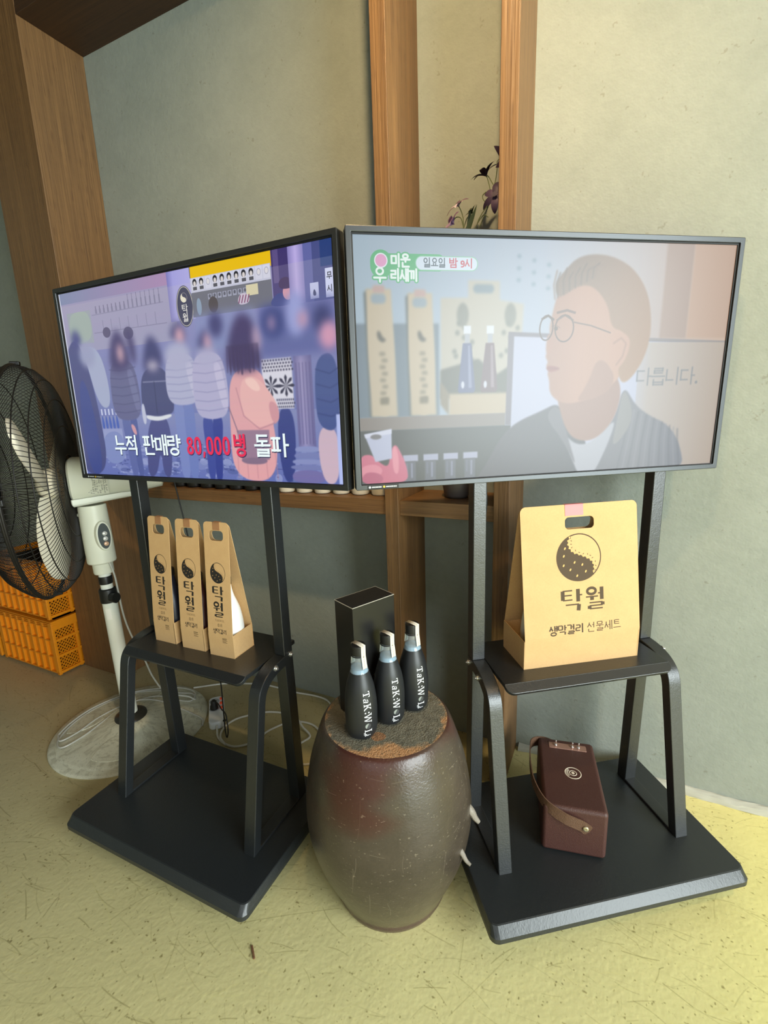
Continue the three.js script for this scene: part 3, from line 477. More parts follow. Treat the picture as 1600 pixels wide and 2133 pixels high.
  soft(x, g, [[806, 186], [860, 140], [1000, 130], [1130, 230], [1140, 420], [1110, 520], [1010, 580], [900, 618], [832, 606], [790, 570], [788, 520], [776, 490], [786, 478], [768, 462], [780, 448], [762, 424], [784, 398], [792, 370], [776, 330], [784, 280]]);
  soft(x, '#a27b69', [[1000, 420], [1090, 500], [1060, 580], [900, 618], [960, 540]]);
  g = x.createLinearGradient(800, 60, 1230, 420); g.addColorStop(0, '#7b6a60'); g.addColorStop(0.5, '#94745c'); g.addColorStop(1, '#a37d5e');  // hair, like the face, lightened and warmed by painted-in reflection haze
  soft(x, g, [[800, 200], [792, 150], [830, 110], [880, 60], [960, 44], [1050, 56], [1140, 100], [1210, 190], [1236, 310], [1226, 410], [1180, 500], [1120, 548], [1090, 480], [1126, 400], [1110, 330], [1050, 320], [1030, 230], [960, 160], [890, 160], [830, 200]]);
  for (let i = 0; i < 15; i++) line(x, i % 2 ? '#67564d' : '#84695a', 5, [[796 + i * 12, 214 - i * 6], [788 + i * 13, 160 - i * 5], [800 + i * 14, 106 - i * 3 + (i % 3) * 10]]);
  soft(x, '#b88c74', [[1046, 352], [1090, 330], [1138, 352], [1144, 400], [1112, 470], [1056, 496]]); line(x, '#96705e', 5, [[1064, 380], [1100, 358], [1124, 380], [1112, 430], [1084, 466]]);
  soft(x, '#a97f6d', [[770, 330], [800, 360], [796, 410], [764, 424]]); soft(x, '#93564f', [[770, 464], [800, 462], [836, 474], [802, 486], [778, 484]]); line(x, '#7c4a46', 3, [[772, 470], [830, 474]]);
  x.filter = 'blur(1.2px)';
  line(x, '#6b5148', 9, [[806, 262], [850, 252], [888, 262]]); oval(x, '#5a463e', 806, 320, 8, 8); line(x, '#8d6a5c', 4, [[786, 312], [806, 308], [824, 318]]);
  x.strokeStyle = '#59453e'; x.lineWidth = 5; for (const [p, q, r, s] of [[764, 318, 28, 46], [842, 320, 40, 50]]) { x.beginPath(); x.ellipse(p, q, r, s, 0.08, 0, 7); x.stroke(); }
  line(x, '#59453e', 8, [[742, 286], [770, 272], [796, 288]]); line(x, '#6b544a', 7, [[806, 290], [842, 270], [880, 290]]); line(x, '#6f574c', 5, [[880, 296], [960, 310], [1050, 338]]);
  x.filter = 'blur(2px)';
  // hand with a small cup
  soft(x, '#d3718c', [[-10, 790], [40, 780], [70, 815], [110, 840], [118, 770], [140, 744], [160, 780], [186, 840], [190, 910], [-10, 910]]); soft(x, '#e58fa2', [[-6, 830], [60, 820], [90, 850], [60, 880], [-6, 880]]); soft(x, '#c05f80', [[10, 850], [80, 860], [90, 900], [-6, 900]]); soft(x, '#e896a6', [[124, 770], [140, 750], [152, 800], [150, 870], [128, 860]]);
  figure(x, '#bcc2da', [[16, 705], [125, 688], [124, 804], [57, 814]]); figure(x, '#d3d7e8', [[16, 705], [125, 688], [125, 706], [20, 720]]); oval(x, '#77757a', 62, 716, 22, 10);
  x.filter = 'none';
  // programme title and time
  x.lineJoin = 'round'; x.fillStyle = '#5cb57e'; x.beginPath(); x.roundRect(80, 60, 260, 58, 20); x.fill(); x.fillStyle = '#5cb57e'; x.beginPath(); x.roundRect(62, 48, 80, 96, 40); x.fill();
  for (const [o, c] of [[{ v: 17, h: 17 }, '#5cb57e'], [{ v: 7.5, h: 7 }, '#eaf6f2']]) { hangul(x, '미운', 140, 62, 44, { ...o, color: c, sx: 0.85, cap: 'round' }); hangul(x, '우', 74, 108, 50, { ...o, color: c, cap: 'round' }); hangul(x, '리새끼', 138, 112, 42, { ...o, color: c, sx: 0.84, cap: 'round' }); }
  oval(x, '#e8eef4', 102, 84, 25, 25); oval(x, '#e0a0c8', 102, 84, 21, 21);
  x.fillStyle = '#d4e2ee'; x.strokeStyle = '#8fc8a8'; x.lineWidth = 3; x.beginPath(); x.roundRect(232, 67, 240, 47, 23); x.fill(); x.stroke();
  hangul(x, '일요일', 262, 73, 32, { v: 3.6, h: 3.2, color: '#4a5a66', sx: 0.92 }); hangul(x, '밤', 362, 73, 32, { v: 4, h: 3.6, color: '#c64a5a' }); hangul(x, '9시', 404, 73, 33, { v: 4, h: 3.6, color: '#c64a5a', dsx: 1 });
});
const logoStrip = paint(256, 32, (x) => { x.fillStyle = '#0b0b0b'; x.fillRect(0, 0, 256, 32); oval(x, '#d8e2e8', 20, 16, 9, 9); oval(x, '#e8c23a', 136, 16, 9, 9); x.fillStyle = '#cfd4d6'; for (let i = 0; i < 9; i++) { x.fillRect(36 + i * 9, 11, 7, 10); x.fillRect(152 + i * 10, 11, 7, 10); } });

function television(label, stand, turn, off, lift, tilt, tex, glow, rough, lightColor) {
  const w = 0.9718, h = 0.5601, b = 0.0125, d = 0.03;
  const local = V(off, 1.0897 + lift, 0.2213).applyMatrix4(new THREE.Matrix4().makeRotationY(turn)).add(V(...stand));
  const t = thing('television', label, 'television', [local.x, local.y, local.z], turn); t.rotation.order = 'YXZ'; t.rotation.x = tilt;
  const ring = cut(roundRect(-w / 2, 0, w / 2, h, 0.004), roundRect(-w / 2 + b, b, w / 2 - b, h - b, 0.001));
  mesh('frame', at(extrude(ring, d, 0.0015), 0, 0, -d + 0.0015), M.bezel, t);
  mesh('inner_rim', at(extrude(cut(roundRect(-w / 2 + b - 0.001, b - 0.001, w / 2 - b + 0.001, h - b + 0.001, 0.001), roundRect(-w / 2 + b + 0.0035, b + 0.0015, w / 2 - b - 0.0035, h - b - 0.0035, 0.0005)), 0.006), 0, 0, -0.0105), M.bezelInner, t);
  const sw = w - 2 * b - 0.006, sh = h - 2 * b - 0.004;
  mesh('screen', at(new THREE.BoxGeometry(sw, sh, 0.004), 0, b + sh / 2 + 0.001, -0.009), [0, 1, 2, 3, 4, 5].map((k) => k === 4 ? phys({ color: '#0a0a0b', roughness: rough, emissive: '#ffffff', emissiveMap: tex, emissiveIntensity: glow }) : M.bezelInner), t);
  mesh('back_cover', at(rbox(w - 0.05, h - 0.05, 0.02, 0.004), 0, h / 2, -0.034), M.blackPlastic, t);
  const lw = 0.075; mesh('maker_label', at(new THREE.BoxGeometry(lw, 0.0095, 0.0008), -w / 2 + 0.064, 0.0063, 0.0003), std({ map: logoStrip, roughness: 0.5 }), t);
  const l = new THREE.RectAreaLight(new THREE.Color().setRGB(...lightColor), 0.25, sw, sh); l.position.set(0, b + sh / 2, 0.004); l.rotation.y = Math.PI; t.add(l);
  return t;
}
television('black-framed television on the left showing a blurred crowd queueing at a shop', [-1.098, 0, 0.465], 0.0066, 0.054, 0, -0.0053, screenLeft, 1.1, 0.3, [0.4, 0.42, 0.8]);
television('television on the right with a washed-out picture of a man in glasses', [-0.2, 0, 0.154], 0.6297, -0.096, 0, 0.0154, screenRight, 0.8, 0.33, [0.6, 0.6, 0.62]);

// ------------------------------------------------------------------ kraft carriers with bottles inside
const SHELF_Y = 0.583;
// panel of card: upright up to the fold, then leaning to the top edge, with a hand hole; uv runs over the whole panel
function cardPanel(w, h, fold, z0, z1, hole, r, back) {
  const th = 0.0016, lean = Math.atan2(z1 - z0, h - fold), hl = Math.hypot(z1 - z0, h - fold);
  const low = extrude(roundRect(-w / 2, 0, w / 2, fold + 0.0004, 0.0002), th);
  const up = extrude(cut(roundRect(-w / 2, 0, w / 2, hl, [0.0002, 0.0002, r, r]), roundRect(...hole.map((v, k) => (k % 2 ? v - fold : v)), Math.min(0.011, (hole[3] - hole[1]) * 0.42))), th);
  for (const [g, y] of [[low, 0], [up, fold]]) { const p = g.attributes.position, uv = g.attributes.uv; for (let i = 0; i < p.count; i++) uv.setXY(i, back ? 1 - (p.getX(i) / w + 0.5) : p.getX(i) / w + 0.5, (p.getY(i) + y) / (fold + hl)); }
  low.translate(0, 0, z0 - th); up.applyMatrix4(new THREE.Matrix4().makeRotationX(lean)); up.translate(0, fold, z0 - th);
  return [low, up];
}
const bottleShape = (s = 1) => spline([[0.03, 0.0], [0.036, 0.006], [0.0385, 0.02], [0.0405, 0.06], [0.0395, 0.09], [0.034, 0.13], [0.0265, 0.155], [0.0205, 0.172], [0.0165, 0.19], [0.0148, 0.205], [0.0145, 0.213]], 40).map(([r, y]) => [r * s, y * s]);
function innerBottle(label, color, pos, s, group, sticker) {
  const t = thing('bottle', label, 'bottle', pos, 0, group);
  mesh('bottle_body', lathe([[0, 0], ...bottleShape(s)], 36), std({ color, roughness: 0.35 }), t);
  mesh('cap', at(lathe([[0.0158 * s, 0], [0.0162 * s, 0.02 * s], [0.014 * s, 0.0225 * s], [0, 0.0225 * s]], 24), 0, 0.21 * s, 0), M.blackPlastic, t);
  if (sticker) mesh('emblem', at(new THREE.SphereGeometry(0.0405 * s, 24, 12, -0.7, 1.4, 1.25, 0.62), 0, 0.052 * s, 0), std({ map: paint(128, 96, (x) => { x.fillStyle = '#e9ece8'; x.fillRect(0, 0, 128, 96); x.strokeStyle = '#8d9490'; x.lineWidth = 2; x.beginPath(); x.arc(64, 44, 38, 0, 7); x.stroke(); for (let i = 0; i < 150; i++) oval(x, ['#8f9896', '#6d7674', '#b9c0bd'][i % 3], rr(34, 94), rr(52, 80), rr(2, 8), rr(2, 6)); }), roughness: 0.5 }), t);
  return t;
}
const slimPrint = kraftPrint(512, 2048, (x) => {
  const W = 512, ink = '#1b1712', Y = (v) => 2048 * (1 - v);
  emblem(x, W * 0.5, Y(0.632), 152, ink, '#c99c5c');
  logoText(x, '탁', W * 0.5 - 118, Y(0.535), 232, ink); logoText(x, '월', W * 0.5 - 118, Y(0.415), 232, ink);
  x.fillStyle = '#5a4426'; x.font = '44px serif'; x.textAlign = 'center'; x.fillText('TAKWOL', W * 0.5, Y(0.272)); x.textAlign = 'left';
  line(x, '#3a2c18', 5, [[212, Y(0.252)], [246, Y(0.252)], [246, Y(0.236)], [212, Y(0.236)], [212, Y(0.252)]]); line(x, '#3a2c18', 5, [[229, Y(0.256)], [229, Y(0.232)]]); line(x, '#3a2c18', 5, [[270, Y(0.232)], [274, Y(0.254)], [298, Y(0.254)], [298, Y(0.232)]]); line(x, '#3a2c18', 4, [[276, Y(0.246)], [296, Y(0.246)]]); line(x, '#3a2c18', 4, [[276, Y(0.24)], [296, Y(0.24)]]);
  hangul(x, '생막걸리', 110, Y(0.216), 76, { v: 10, h: 7, color: ink, sx: 0.96, cap: 'butt' });
  x.fillStyle = '#4a3a22'; for (let i = 0; i < 5; i++) x.fillRect(286, Y(0.148) + i * 17, [96, 88, 104, 80, 98][i], i ? 6 : 9);
});
const tapeMat = std({ color: '#9a6f4a', roughness: 0.7 }), tapePink = std({ color: '#c98488', roughness: 0.7 });
const slimMat = std({ map: slimPrint, roughness: 0.85, bumpMap: rep(grainBump, 2, 8), bumpScale: 0.0002 });
function carrier(name, label, cat, group, w, h, dp, fold, topIn, hole, r, pos, turn, frontMat, tape) {
  const t = thing(name, label, cat, pos, turn, group), z = dp / 2;
  mesh('front_panel', cardPanel(w, h, fold, z, topIn + 0.001, hole, r), frontMat, t);
  const bp = cardPanel(w, h - 0.004, fold * 0.94, z, -topIn + 0.003, hole, r, true).map((g) => at(g, 0, 0, 0, 0, Math.PI, 0));
  mesh('back_panel', bp.map((g) => uvm(g, 'y')), M.kraft, t);
  for (const s of [-1, 1]) {                                           // low side walls, a little higher towards the back
    const sh = new THREE.Shape(); sh.moveTo(-z, 0); sh.lineTo(z, 0); sh.lineTo(z, fold * 0.93); sh.lineTo(-z, fold * 0.97); sh.closePath();
    mesh('side_flap', uvm(at(extrude(sh, 0.0016), s * (w / 2 - 0.0012) - 0.0008, 0, 0, 0, -Math.PI / 2, 0), 'y'), M.kraft, t);
  }
  mesh('bottom', uvm(at(new THREE.BoxGeometry(w - 0.002, 0.0016, dp - 0.002), 0, 0.0008, 0), 'z'), M.kraft, t);
  const lean = Math.atan2(topIn + 0.001 - z, h - fold), ht = h - hole[3] - 0.001;
  mesh('tape', [at(new THREE.BoxGeometry(tape[0], ht, 0.0007), tape[1], h - ht / 2 - 0.0005, topIn + 0.001 + (z - topIn) * (ht / 2) / (h - fold) + 0.0006, lean, 0, 0), at(new THREE.BoxGeometry(tape[0], 0.0008, 0.012), tape[1], h + 0.0002, topIn - 0.002)], tape[2], t);
  return t;
}
const slim = [[-1.232, 0.6545, 0.012, 'nearest the fan, leftmost of three slim kraft bottle carriers'], [-1.1125, 0.6555, 0.045, 'middle one of three slim kraft bottle carriers on the left shelf'], [-0.999, 0.656, 0.051, 'rightmost of three slim kraft bottle carriers, with a white bottle showing']];
let slim0;
slim.forEach(([x, z, a, l], i) => {
  const label = i === 0 ? 'slim kraft bottle carrier ' + l : l;
  if (!i) { slim0 = carrier('bottle_carrier', label, 'box', 'slim kraft carriers on the left shelf', 0.088, 0.397, 0.088, 0.074, 0.014, [-0.025, 0.345, 0.025, 0.374], 0.012, [x, SHELF_Y, z], a, slimMat, [0.024, 0.002, tapeMat]); return; }
  const c = slim0.clone(); c.name = numbered('bottle_carrier'); c.position.set(x, SHELF_Y, z); c.rotation.y = a; tag(c, label, 'box', 'slim kraft carriers on the left shelf'); scene.add(c);
});
innerBottle('dark blue bottle inside the leftmost slim kraft carrier', '#1a2036', [-1.232, SHELF_Y + 0.0017, 0.6545], 0.98, 'bottles inside kraft carriers');
innerBottle('dark maroon bottle inside the middle slim kraft carrier', '#3b1a20', [-1.1125, SHELF_Y + 0.0017, 0.6555], 0.98, 'bottles inside kraft carriers');
{ const b = innerBottle('white bottle with a grey round emblem inside the rightmost slim kraft carrier', '#eef0ee', [-0.999, SHELF_Y + 0.0017, 0.656], 0.98, 'bottles inside kraft carriers', true); b.rotation.y = 1.2; }
const giftPrint = kraftPrint(1040, 1360, (x) => {
  const ink = '#4a3c2c', Y = (v) => 1360 * (1 - v);
  emblem(x, 500, Y(0.672), 196, ink, '#d0a566');
  logoText(x, '탁', 338, Y(0.478), 190, ink); logoText(x, '월', 552, Y(0.478), 190, ink);
  const e = hangul(x, '생막걸리', 214, Y(0.262), 84, { v: 13, h: 9, color: ink, sx: 0.96, cap: 'butt' }); hangul(x, '선물세트', e + 24, Y(0.262), 84, { v: 8, h: 6, color: ink, sx: 0.96, cap: 'butt' });
});
carrier('gift_box', 'wide kraft gift box with a round emblem and pink tape', 'box', null, 0.334, 0.43, 0.133, 0.085, 0.012, [-0.043, 0.368, 0.04, 0.4], 0.016, [-0.086, SHELF_Y, 0.292], 0.615, std({ map: giftPrint, roughness: 0.85 }), [0.052, -0.016, tapePink]);
innerBottle('pale bottle inside the wide kraft gift box, seen through its open left end', '#d8d8c8', [-0.086 - 0.105 * Math.cos(0.615), SHELF_Y + 0.0017, 0.292 + 0.105 * Math.sin(0.615)], 0.98, 'bottles inside kraft carriers');

// ------------------------------------------------------------------ earthenware jar, upside down
{
  const t = thing('earthenware_jar', 'upturned dark brown glazed earthenware jar used as a stand', 'jar', [-0.488, 0, 0.667]);
  const prof = spline([[0.145, 0.0], [0.15, 0.012], [0.152, 0.024], [0.16, 0.045], [0.184, 0.1], [0.204, 0.16], [0.215, 0.22], [0.217, 0.27], [0.212, 0.33], [0.199, 0.4], [0.182, 0.455], [0.169, 0.492], [0.161, 0.506], [0.155, 0.5095]], 80);
  const glaze = paint(2048, 1024, (x, w, h) => {
    const im = x.getImageData(0, 0, w, h), d = im.data;
    for (let j = 0; j < h; j++) for (let i = 0; i < w; i++) {
      const u = i / w, v = 1 - j / h, a = fbm(u, v, 8, 5, 4), b = fbm(u, v, 60, 30, 3), f = vn(u * 256, v * 128, 256, 256);
      let c = mix([52, 45, 37], [88, 77, 65], 0.65 * a + 0.25 * b + 0.1 * f);
      const red = sm(Math.max(0, Math.min(1, (fbm(u, v, 6, 4, 3) - 0.5) * 4))) * sm(Math.max(0, Math.min(1, (v - 0.55) * 4)));
      c = mix(c, [72, 32, 26], 0.7 * red);
      if (v < 0.2) c = mix(c, [108, 98, 66], 0.5 * sm((0.2 - v) / 0.16) * (0.5 + 0.5 * b));
      if (v < 0.052) c = [70 + 16 * b, 54 + 12 * b, 48 + 10 * b];
      const sp = fbm(v, u, 128, 200, 2); if (sp > 0.83) c = mix(c, [180, 168, 142], 0.35);
      const o = (j * w + i) * 4; d[o] = c[0]; d[o + 1] = c[1]; d[o + 2] = c[2]; d[o + 3] = 255;
    }
    x.putImageData(im, 0, 0);
    for (let i = 0; i < 46; i++) { const a = rr(0, w), b = rr(100, 780), l = rr(20, 260); x.strokeStyle = `rgba(206,190,164,${rr(0.1, 0.35)})`; x.lineWidth = rr(0.8, 2.6); x.beginPath(); x.moveTo(a, b); x.quadraticCurveTo(a + rr(-14, 14), b + l / 2, a + rr(-20, 10), b + l); x.stroke(); }
    for (let i = 0; i < 30; i++) { const a = rr(0, w), b = rr(60, 900); x.strokeStyle = `rgba(210,196,170,${rr(0.2, 0.5)})`; x.lineWidth = rr(0.8, 2); x.beginPath(); x.moveTo(a, b); x.lineTo(a + rr(12, 60), b + rr(-14, 14)); x.stroke(); }
    for (let k = 0; k < 6; k++) { x.strokeStyle = 'rgba(48,38,28,.4)'; x.lineWidth = 2; x.beginPath(); for (let i = 0; i <= 64; i++) { const q = 800 + k * 22 + 4 * Math.sin(i * 0.3 + k); i ? x.lineTo(i * 32, q) : x.moveTo(0, q); } x.stroke(); }
  });
  mesh('jar_wall', lathe(prof, 96), std({ map: glaze, roughness: 0.3, bumpMap: rep(grainBump, 5, 3), bumpScale: 0.0005 }), t);
  const clay = paint(1024, 1024, (x, w, h) => {
    const im = x.getImageData(0, 0, w, h), d = im.data;
    for (let j = 0; j < h; j++) for (let i = 0; i < w; i++) {
      const u = i / w, v = j / h, px = u * 2 - 1, pz = v * 2 - 1, r = Math.hypot(px, pz), n = fbm(u, v, 20, 20, 4), f = fbm(u, v, 128, 128, 2);
      let c = mix([92, 88, 74], [142, 136, 116], 0.6 * n + 0.4 * f);
      const ang = Math.atan2(pz, px);                                   // raw orange clay worn bare along the rim, widest at the front
      const wide = 0.012 + 0.33 * Math.exp(-((ang - 1.12) ** 2) / 0.22) + 0.07 * Math.exp(-((ang + 0.15) ** 2) / 0.16) + 0.03 * Math.exp(-((ang - 2.2) ** 2) / 0.2);
      const k = Math.max(0, Math.min(1, (r - (0.98 - wide) + (n - 0.5) * 0.22) * 9)); c = mix(c, mix([196, 132, 80], [226, 176, 126], f), k * 0.9);
      if (Math.hypot(px - 0.12, pz - 0.52) < 0.08 + n * 0.05) c = mix(c, [190, 120, 70], 0.6);
      if (f > 0.74) c = mix(c, [60, 50, 38], 0.5);
      const o = (j * w + i) * 4; d[o] = c[0]; d[o + 1] = c[1]; d[o + 2] = c[2]; d[o + 3] = 255;
    }
    x.putImageData(im, 0, 0);
  });
  const top = new THREE.CircleGeometry(0.1555, 72); top.applyMatrix4(new THREE.Matrix4().makeRotationX(-Math.PI / 2)); top.translate(0, 0.5095, 0);
  mesh('jar_bottom', top, std({ map: clay, roughness: 0.95, bumpMap: rep(grainBump, 2), bumpScale: 0.003 }), t);
  const horn = (a, y, r0, len, droop, w) => { const d = [Math.sin(a), Math.cos(a)], P = (k, q, s = 0) => [d[0] * (r0 + k) + d[1] * s, y + q, d[1] * (r0 + k) - d[0] * s]; const g = new THREE.TubeGeometry(curve([P(-0.012, 0.03), P(0.006, 0.016), P(len * 0.6, 0), P(len, -droop)]), 24, w, 10, false); const p = g.attributes.position, q = p.count; for (let i = 0; i < q; i++) { const s = Math.floor(i / 11) / 24, k = 1.25 - 0.75 * s, c = curve([P(-0.012, 0.03), P(0.006, 0.016), P(len * 0.6, 0), P(len, -droop)]).getPoint(s); p.setXYZ(i, c.x + (p.getX(i) - c.x) * k, c.y + (p.getY(i) - c.y) * k, c.z + (p.getZ(i) - c.z) * k); } g.computeVertexNormals(); return g; };
  const lugMat = std({ color: '#8a8176', roughness: 0.4, bumpMap: grainBump, bumpScale: 0.001 });
  mesh('lug', horn(1.39, 0.2, 0.209, 0.03, 0.006, 0.0072), lugMat, t);
  mesh('lug', horn(1.7, 0.262, 0.211, 0.026, 0.012, 0.011), lugMat, t);
}
const JAR_Y = 0.5105;
{ // plain black carton
  const t = thing('black_carton', 'tall black card box standing behind the black bottles on the jar', 'box', [-0.546, JAR_Y, 0.648], -0.433);
  const w = 0.076, h = 0.305, d = 0.13, edge = std({ color: '#b9b4a8', roughness: 0.6 });
  mesh('carton', at(rbox(w, h, d, 0.0012), 0, h / 2, 0), M.blackCard, t);
  const e = [];
  for (const s of [-1, 1]) { e.push(at(new THREE.BoxGeometry(w, 0.0012, 0.0012), 0, h - 0.0004, s * (d / 2 - 0.0002)), at(new THREE.BoxGeometry(0.0012, 0.0012, d), s * (w / 2 - 0.0002), h - 0.0004, 0)); }
  mesh('worn_edge', e, edge, t);
  mesh('lid_flap', at(new THREE.BoxGeometry(w - 0.006, 0.001, d - 0.006), 0, h + 0.0004, 0), std({ color: '#0e0d0d', roughness: 0.6, bumpMap: rep(grainBump, 2), bumpScale: 0.001 }), t);
  mesh('print', at(new THREE.PlaneGeometry(0.06, 0.03), w / 2 + 0.0004, 0.11, 0.012, 0, Math.PI / 2, 0), std({ map: paint(256, 128, (x) => { x.fillStyle = '#1a1919'; x.fillRect(0, 0, 256, 128); x.strokeStyle = '#8e8c86'; x.lineWidth = 6; x.font = '84px sans-serif'; x.fillStyle = '#8e8c86'; x.fillText('Ta', 20, 96); x.beginPath(); x.arc(170, 68, 26, 0, 7); x.stroke(); }), roughness: 0.4 }), t);
}
const sleeveTex = paint(1024, 1024, (x, w, h) => {
  x.fillStyle = '#1d1f22'; x.fillRect(0, 0, w, h);
  x.save(); x.translate(512, 236); x.rotate(Math.PI / 2); x.fillStyle = '#e9ebee'; x.textBaseline = 'middle'; x.scale(1.35, 1);
  x.font = '108px serif'; x.fillText('T', 0, 0); x.font = 'italic 96px serif'; x.fillText('a', 68, 6); x.font = '108px serif'; x.fillText('K', 132, 0); x.font = 'bold 92px serif'; x.fillText(':', 222, 0); x.font = '108px serif'; x.fillText('W', 246, 0);
  x.fillText('L', 434, 0); x.font = '80px serif'; x.fillText('i', 496, 10);
  x.fillStyle = '#3f4144'; x.beginPath(); x.arc(398, 0, 31, 0, 7); x.fill(); x.fillStyle = '#8d928c'; x.beginPath(); x.arc(398, 0, 31, Math.PI * 0.2, Math.PI * 1.1); x.fill();
  x.fillStyle = '#c9ccd0'; for (let i = 0; i < 4; i++) x.fillRect(470 + (i % 2) * 18, 34 + (i >> 1) * 9, 14, 5);
  x.restore();
});
function darkBottle(pos, turn, label) {
  const t = thing('bottle', label, 'bottle', pos, turn, 'black bottles on the jar');
  const all = spline([[0.024, 0.0], [0.033, 0.004], [0.037, 0.016], [0.0386, 0.045], [0.039, 0.075], [0.0374, 0.1], [0.0328, 0.13], [0.0262, 0.153], [0.0218, 0.168], [0.0178, 0.187], [0.0155, 0.2], [0.0148, 0.212]], 60);
  const low = all.filter(([, y]) => y <= 0.169), high = all.filter(([, y]) => y >= 0.166);
  const g = lathe([[0, 0.003], ...low], 60), p = g.attributes.position;
  for (let i = 0; i < p.count; i++) { const y = p.getY(i); if (y < 0.02) { const a = Math.atan2(p.getX(i), p.getZ(i)), k = 1 - 0.07 * (1 - y / 0.02) * (0.5 + 0.5 * Math.cos(5 * a)); p.setX(i, p.getX(i) * k); p.setZ(i, p.getZ(i) * k); } }
  g.computeVertexNormals();
  mesh('sleeve', g, std({ map: sleeveTex, roughness: 0.42 }), t);
  const neck = mesh('neck', lathe(high, 40), phys({ color: '#eef4f6', transmission: 0.85, thickness: 0, roughness: 0.08 }), t);
  mesh('drink', lathe([[0.0228, 0.163], ...high.filter(([, y]) => y < 0.177).map(([r, y]) => [r - 0.0012, y]), [0, 0.1772]], 36), std({ color: '#7f9fb8', roughness: 0.15 }), neck);
  mesh('cap', at(lathe([[0.0165, 0], [0.017, 0.004], [0.017, 0.022], [0.0155, 0.0248], [0, 0.0252]], 40), 0, 0.2085, 0), std({ color: '#171717', roughness: 0.45 }), t);
  mesh('neck_ring', at(new THREE.TorusGeometry(0.0168, 0.0013, 8, 40), 0, 0.2065, 0, Math.PI / 2), M.blackPlastic, t);
  const seal = [], W = 0.0135, path = [[0.0215, 0.178], [0.0195, 0.196], [0.0176, 0.208], [0.0176, 0.2335], [0, 0.2347], [-0.0176, 0.2335], [-0.0176, 0.208], [-0.0195, 0.196], [-0.0215, 0.178]], pos2 = [], idx = [];
  path.forEach(([a, y], i) => { for (const s of [-1, 1]) pos2.push(a, y, s * W / 2); if (i) { const k = i * 2; idx.push(k - 2, k - 1, k, k, k - 1, k + 1); } });
  const sg = new THREE.BufferGeometry(); sg.setAttribute('position', new THREE.Float32BufferAttribute(pos2, 3)); sg.setIndex(idx); sg.computeVertexNormals(); sg.setAttribute('uv', new THREE.Float32BufferAttribute(pos2.flatMap((v, i) => (i % 3 === 0 ? [pos2[i + 2] / W + 0.5, pos2[i + 1] * 12] : [])), 2));
  mesh('seal_strip', at(sg, 0, 0, 0, 0, -0.35 - (Math.PI + 0.92), 0), std({ color: '#dedad0', roughness: 0.5, side: THREE.DoubleSide, map: sealTex }), t);
  return t;
}
const sealTex = paint(64, 256, (x) => { x.fillStyle = '#eeeae2'; x.fillRect(0, 0, 64, 256); x.fillStyle = '#b9b3a6'; x.fillRect(26, 0, 12, 256); x.fillStyle = '#f4f2ee'; for (let i = 0; i < 18; i++) x.fillRect(28, i * 14, 8, 8); });
[[-0.512, 0.7505, 'black bottle with white lettering nearest the front of the jar, leftmost of three'], [-0.473, 0.6755, 'black bottle with white lettering in the middle of the three on the jar'], [-0.4375, 0.6025, 'black bottle with white lettering farthest back on the jar, rightmost of three']].forEach(([x, z, l], i) => darkBottle([x, JAR_Y, z], Math.PI * 1 + 0.92 + [0.0, 0.0, 0.0][i], l));

